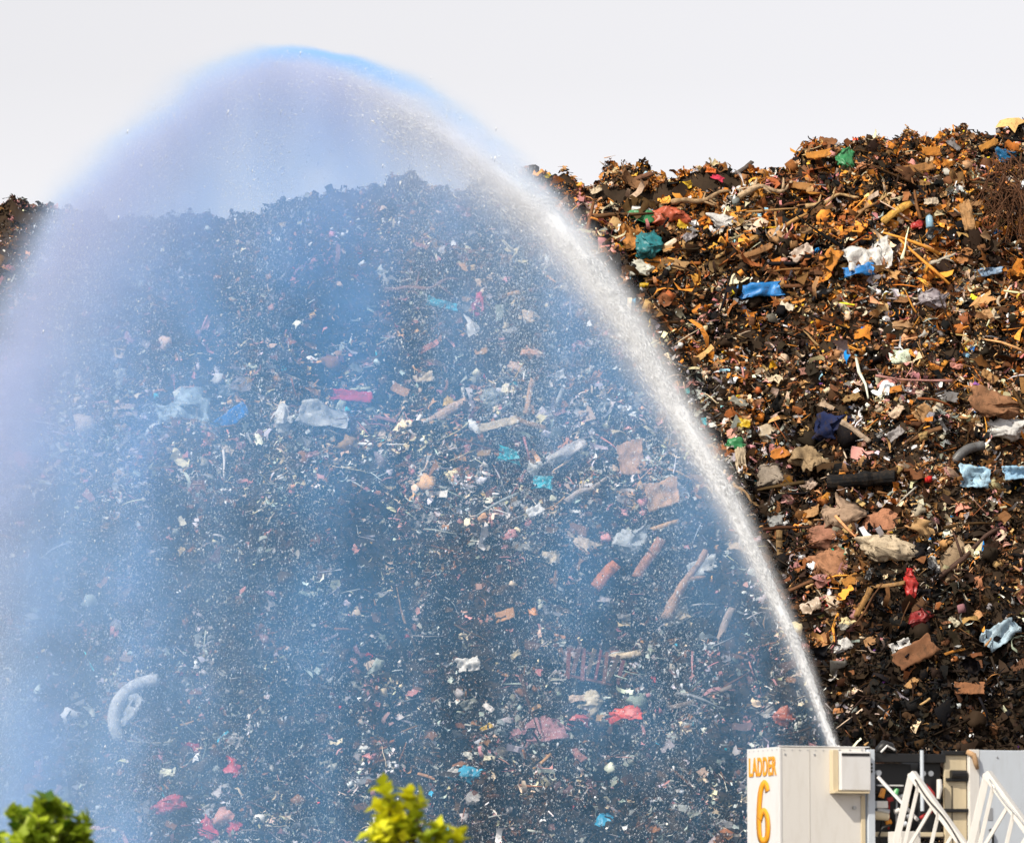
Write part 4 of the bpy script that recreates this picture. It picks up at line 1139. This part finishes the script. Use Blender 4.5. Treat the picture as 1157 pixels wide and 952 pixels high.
# unbroken heart of the stream, torn and thinning out towards the crest
def heart():
    rr = np.random.default_rng(8); ns, nk = 420, 18
    sa = np.linspace(.0, SM * .47, ns); V = []
    c_ = np.interp(sa, sk_, [.05, .085, .14, .21, .34, .55])
    rd = np.interp(sa, [0, SM * .06, SM * .16, SM * .28, SM * .40, SM * .47], [.028, .044, .074, .110, .085, .003])
    zc = ztop(sa) - c_ / np.maximum(slope_cos(sa), .25)
    fl = flight(sa); fl /= np.linalg.norm(fl, axis=1, keepdims=True)
    for i in range(ns):
        T = fl[i, 0] * DIR + fl[i, 1] * np.array([0, 0, 1.]); B = np.cross(T, NRM)
        c = S0 * np.array([1, 1, 0]) + DIR * sa[i] + np.array([0, 0, zc[i]])
        for j in range(nk):
            a = 2 * PI * j / nk
            k = 1 + .40 * float(vnoise(sa[i] * 2.4, math.cos(a) * 1.3, math.sin(a) * 1.3)) + .35 * float(vnoise(sa[i] * 6, math.cos(a) * 2.4, math.sin(a) * 2.4)) + .2 * float(vnoise(sa[i] * 15, math.cos(a) * 4, math.sin(a) * 4))
            V.append(c + (NRM * math.cos(a) + B * math.sin(a)) * rd[i] * k)
    I_ = np.arange(ns - 1)[:, None] * nk; J = np.arange(nk)[None]; J2 = (J + 1) % nk
    Q = np.stack([I_ + J, I_ + J2, I_ + nk + J2, I_ + nk + J], -1).reshape(-1, 4)
    return mesh_np('stream_core', V, [Q], True)
link('stream_core', heart(), water, jet)
tag(jet, 'white water jet arching up from the ladder platform and across the sky', 'water jet')

# drops raining out of the arc
n_ = 1300000
sq = SM * (1.0 - r.random(n_) ** 1.0 * .97)
up = r.random(n_)
dz = r.random(n_) ** 1.15 * (ztop(sq) - 1.0)
zq = ztop(sq) - dz - .05
fl0 = np.interp(sq / SM, [.35, .95], [.12, .8])
dens = .62 * st(VEIL, sq) * (1 + .9 * np.exp(-dz / 1.6) * np.clip((sq / SM - .4) * 4, 0, 1)) * (fl0 + (1 - fl0) * np.exp(-dz * .28)) * (.62 + .95 * fbm(sq * 1.1, zq * .2, 5.0, 3)).clip(.08, 2)
k = r.random(n_) < dens
sq, zq = sq[k], zq[k]
nq = r.normal(0, .6, len(sq)) * st(HALF, sq)
rad = .0020 * r.lognormal(0, .55, len(sq))
fd = np.stack([.35 + .2 * r.normal(size=len(sq)), -1 + .1 * r.normal(size=len(sq))], 1)
rain = drops('falling_drops', sq, nq, zq, rad * r.uniform(1.2, 3.2, len(sq)), rad, fd, water)
rain['kind'] = 'stuff'; rain['label'] = 'fine drops raining down from the arc of the water jet'

# --- mist: one closed body round the throw, its density falling off towards every face
def mist_body():
    n = 60
    ss = np.linspace(-.015, SM, n)
    ring = []
    V, Fc = [], []
    for a in ss:
        hw = float(st(HALF, a)) * 2.0 + .1
        top = float(ztop(max(a, 0))) + .42
        V += [(a, -hw, ZLO), (a, hw, ZLO), (a, hw, top), (a, -hw, top)]
    for i in range(n - 1):
        for j in range(4):
            Fc.append((i * 4 + j, (i + 1) * 4 + j, (i + 1) * 4 + (j + 1) % 4, i * 4 + (j + 1) % 4))
    Fc += [(3, 2, 1, 0), tuple((n - 1) * 4 + j for j in range(4))]
    me = mesh_np('water_mist', V, [np.array(Fc)])
    bm = bmesh.new(); bm.from_mesh(me); bmesh.ops.recalc_face_normals(bm, faces=bm.faces); bm.to_mesh(me); bm.free()
    m = bpy.data.materials.new('mist'); m.use_nodes = True; t = m.node_tree; t.nodes.clear(); N = NT(t)
    out = N.n('ShaderNodeOutputMaterial'); pv = N.n('ShaderNodeVolumePrincipled')
    N.l(pv.outputs[0], out.inputs['Volume'])
    xyz = N.n('ShaderNodeSeparateXYZ'); N.l(N.n('ShaderNodeTexCoord').outputs['Object'], xyz.inputs[0])
    s_, n_, z_ = xyz.outputs
    u = N.m('DIVIDE', s_, SM, clamp=True)
    us = np.linspace(0, 1, 30)
    def cv(fn, mx): return N.m('MULTIPLY', N.curve(u, [(float(q), float(fn(q * SM)) / mx) for q in us]), mx)
    zt = cv(ztop, ZHI); cosw = cv(lambda a: max(.3, slope_cos(a)), 1.0)
    band = cv(lambda a: st(BAND, a), 1.3); tband = cv(lambda a: st(TBAND, a), 9.5); edge = cv(lambda a: st(EDGE, a), .5); veil = cv(lambda a: st(VEIL, a), 2.0); half = cv(lambda a: st(HALF, a), 1.1)
    # wind-torn edge: shift the height by noise
    cmb = N.n('ShaderNodeCombineXYZ'); N.l(s_, cmb.inputs[0]); N.l(n_, cmb.inputs[1]); N.l(z_, cmb.inputs[2])
    e = N.noise(cmb.outputs[0], 1.1, 3, .6)
    zsh = N.m('ADD', z_, N.m('MULTIPLY', N.m('SUBTRACT', e, .5), N.m('MULTIPLY', edge, 2.2)))
    dp = N.m('MULTIPLY', N.m('SUBTRACT', zt, zsh), cosw)            # distance under the outer edge
    # streaks that fall from the arc
    mp = N.n('ShaderNodeMapping'); N.l(cmb.outputs[0], mp.inputs[0]); mp.inputs['Scale'].default_value = (.95, .4, .16); mp.inputs['Rotation'].default_value = (0, .28, 0)
    strk = N.noise(mp.outputs[0], 1.3, 4, .6)
    puff = N.noise(cmb.outputs[0], .66, 8, .74)
    rise = N.m('MULTIPLY', N.rng(N.m('DIVIDE', dp, edge), -.45, 1.0, 0, 1, True), N.rng(s_, -.01, .03, 0, 1))
    q = N.m('DIVIDE', N.m('MAXIMUM', N.m('SUBTRACT', dp, edge), 0), band)
    bandf = N.m('MULTIPLY', tband, N.m('POWER', 2.718, N.m('MULTIPLY', q, -1.0)))
    bandf = N.m('MULTIPLY', bandf, N.rng(puff, .25, .7, .45, 1.4))
    depth = N.m('SUBTRACT', zt, z_)
    FLOOR = N.rng(u, .36, .95, .02, .78)
    fall = N.m('ADD', FLOOR, N.m('MULTIPLY', N.m('SUBTRACT', 1.0, FLOOR), N.m('POWER', 2.718, N.m('MULTIPLY', depth, -.29))))
    veilf = N.m('MULTIPLY', N.m('MULTIPLY', veil, fall), N.m('MULTIPLY', N.rng(strk, .32, .68, .5, 1.5), N.rng(puff, .3, .7, .35, 1.7)))
    tau = N.m('MULTIPLY', N.m('ADD', bandf, veilf), rise)
    g = N.m('DIVIDE', n_, half)
    prof = N.m('POWER', 2.718, N.m('MULTIPLY', N.m('MULTIPLY', g, g), -1.0))
    den = N.m('DIVIDE', N.m('MULTIPLY', tau, prof), N.m('MULTIPLY', half, 2.4))
    N.l(den, pv.inputs['Density'])
    pale = N.rng(u, .24, .54, 1, 0)
    whiteness = N.m('MULTIPLY', N.rng(q, .4, 3.4, 1, 0), N.rng(N.m('DIVIDE', dp, edge), N.rng(u, .2, .6, -.4, .1), N.rng(u, .2, .6, .45, 2.0), 0, 1))
    whiteness = N.m('MAXIMUM', whiteness, N.m('MULTIPLY', N.m('MULTIPLY', N.rng(depth, .3, 3.6, .6, 0), N.rng(u, .22, .5, .1, 1)), N.rng(N.m('DIVIDE', dp, edge), 0, 2.5, 0, 1)))
    colr = N.mix(N.m('MULTIPLY', pale, whiteness), N.mix(whiteness, N.mix(N.rng(u, .55, 1.0, 0, 1), MIST_BLUE, (.57, .73, .92)), MIST_MAUVE), (.99, .992, 1.0))
    N.l(colr, pv.inputs['Color'])
    pv.inputs['Anisotropy'].default_value = -.32
    o = link('water_mist', me, m)
    o.matrix_world = Matrix(((DIR[0], NRM[0], 0, S0[0]), (DIR[1], NRM[1], 0, S0[1]), (0, 0, 1, 0), (0, 0, 0, 1)))
    o['kind'] = 'stuff'; o['label'] = 'bluish mist drifting under the arc of the water jet'
MIST_BLUE = (.29, .61, .98); MIST_MAUVE = (.70, .76, .92)
mist_body()
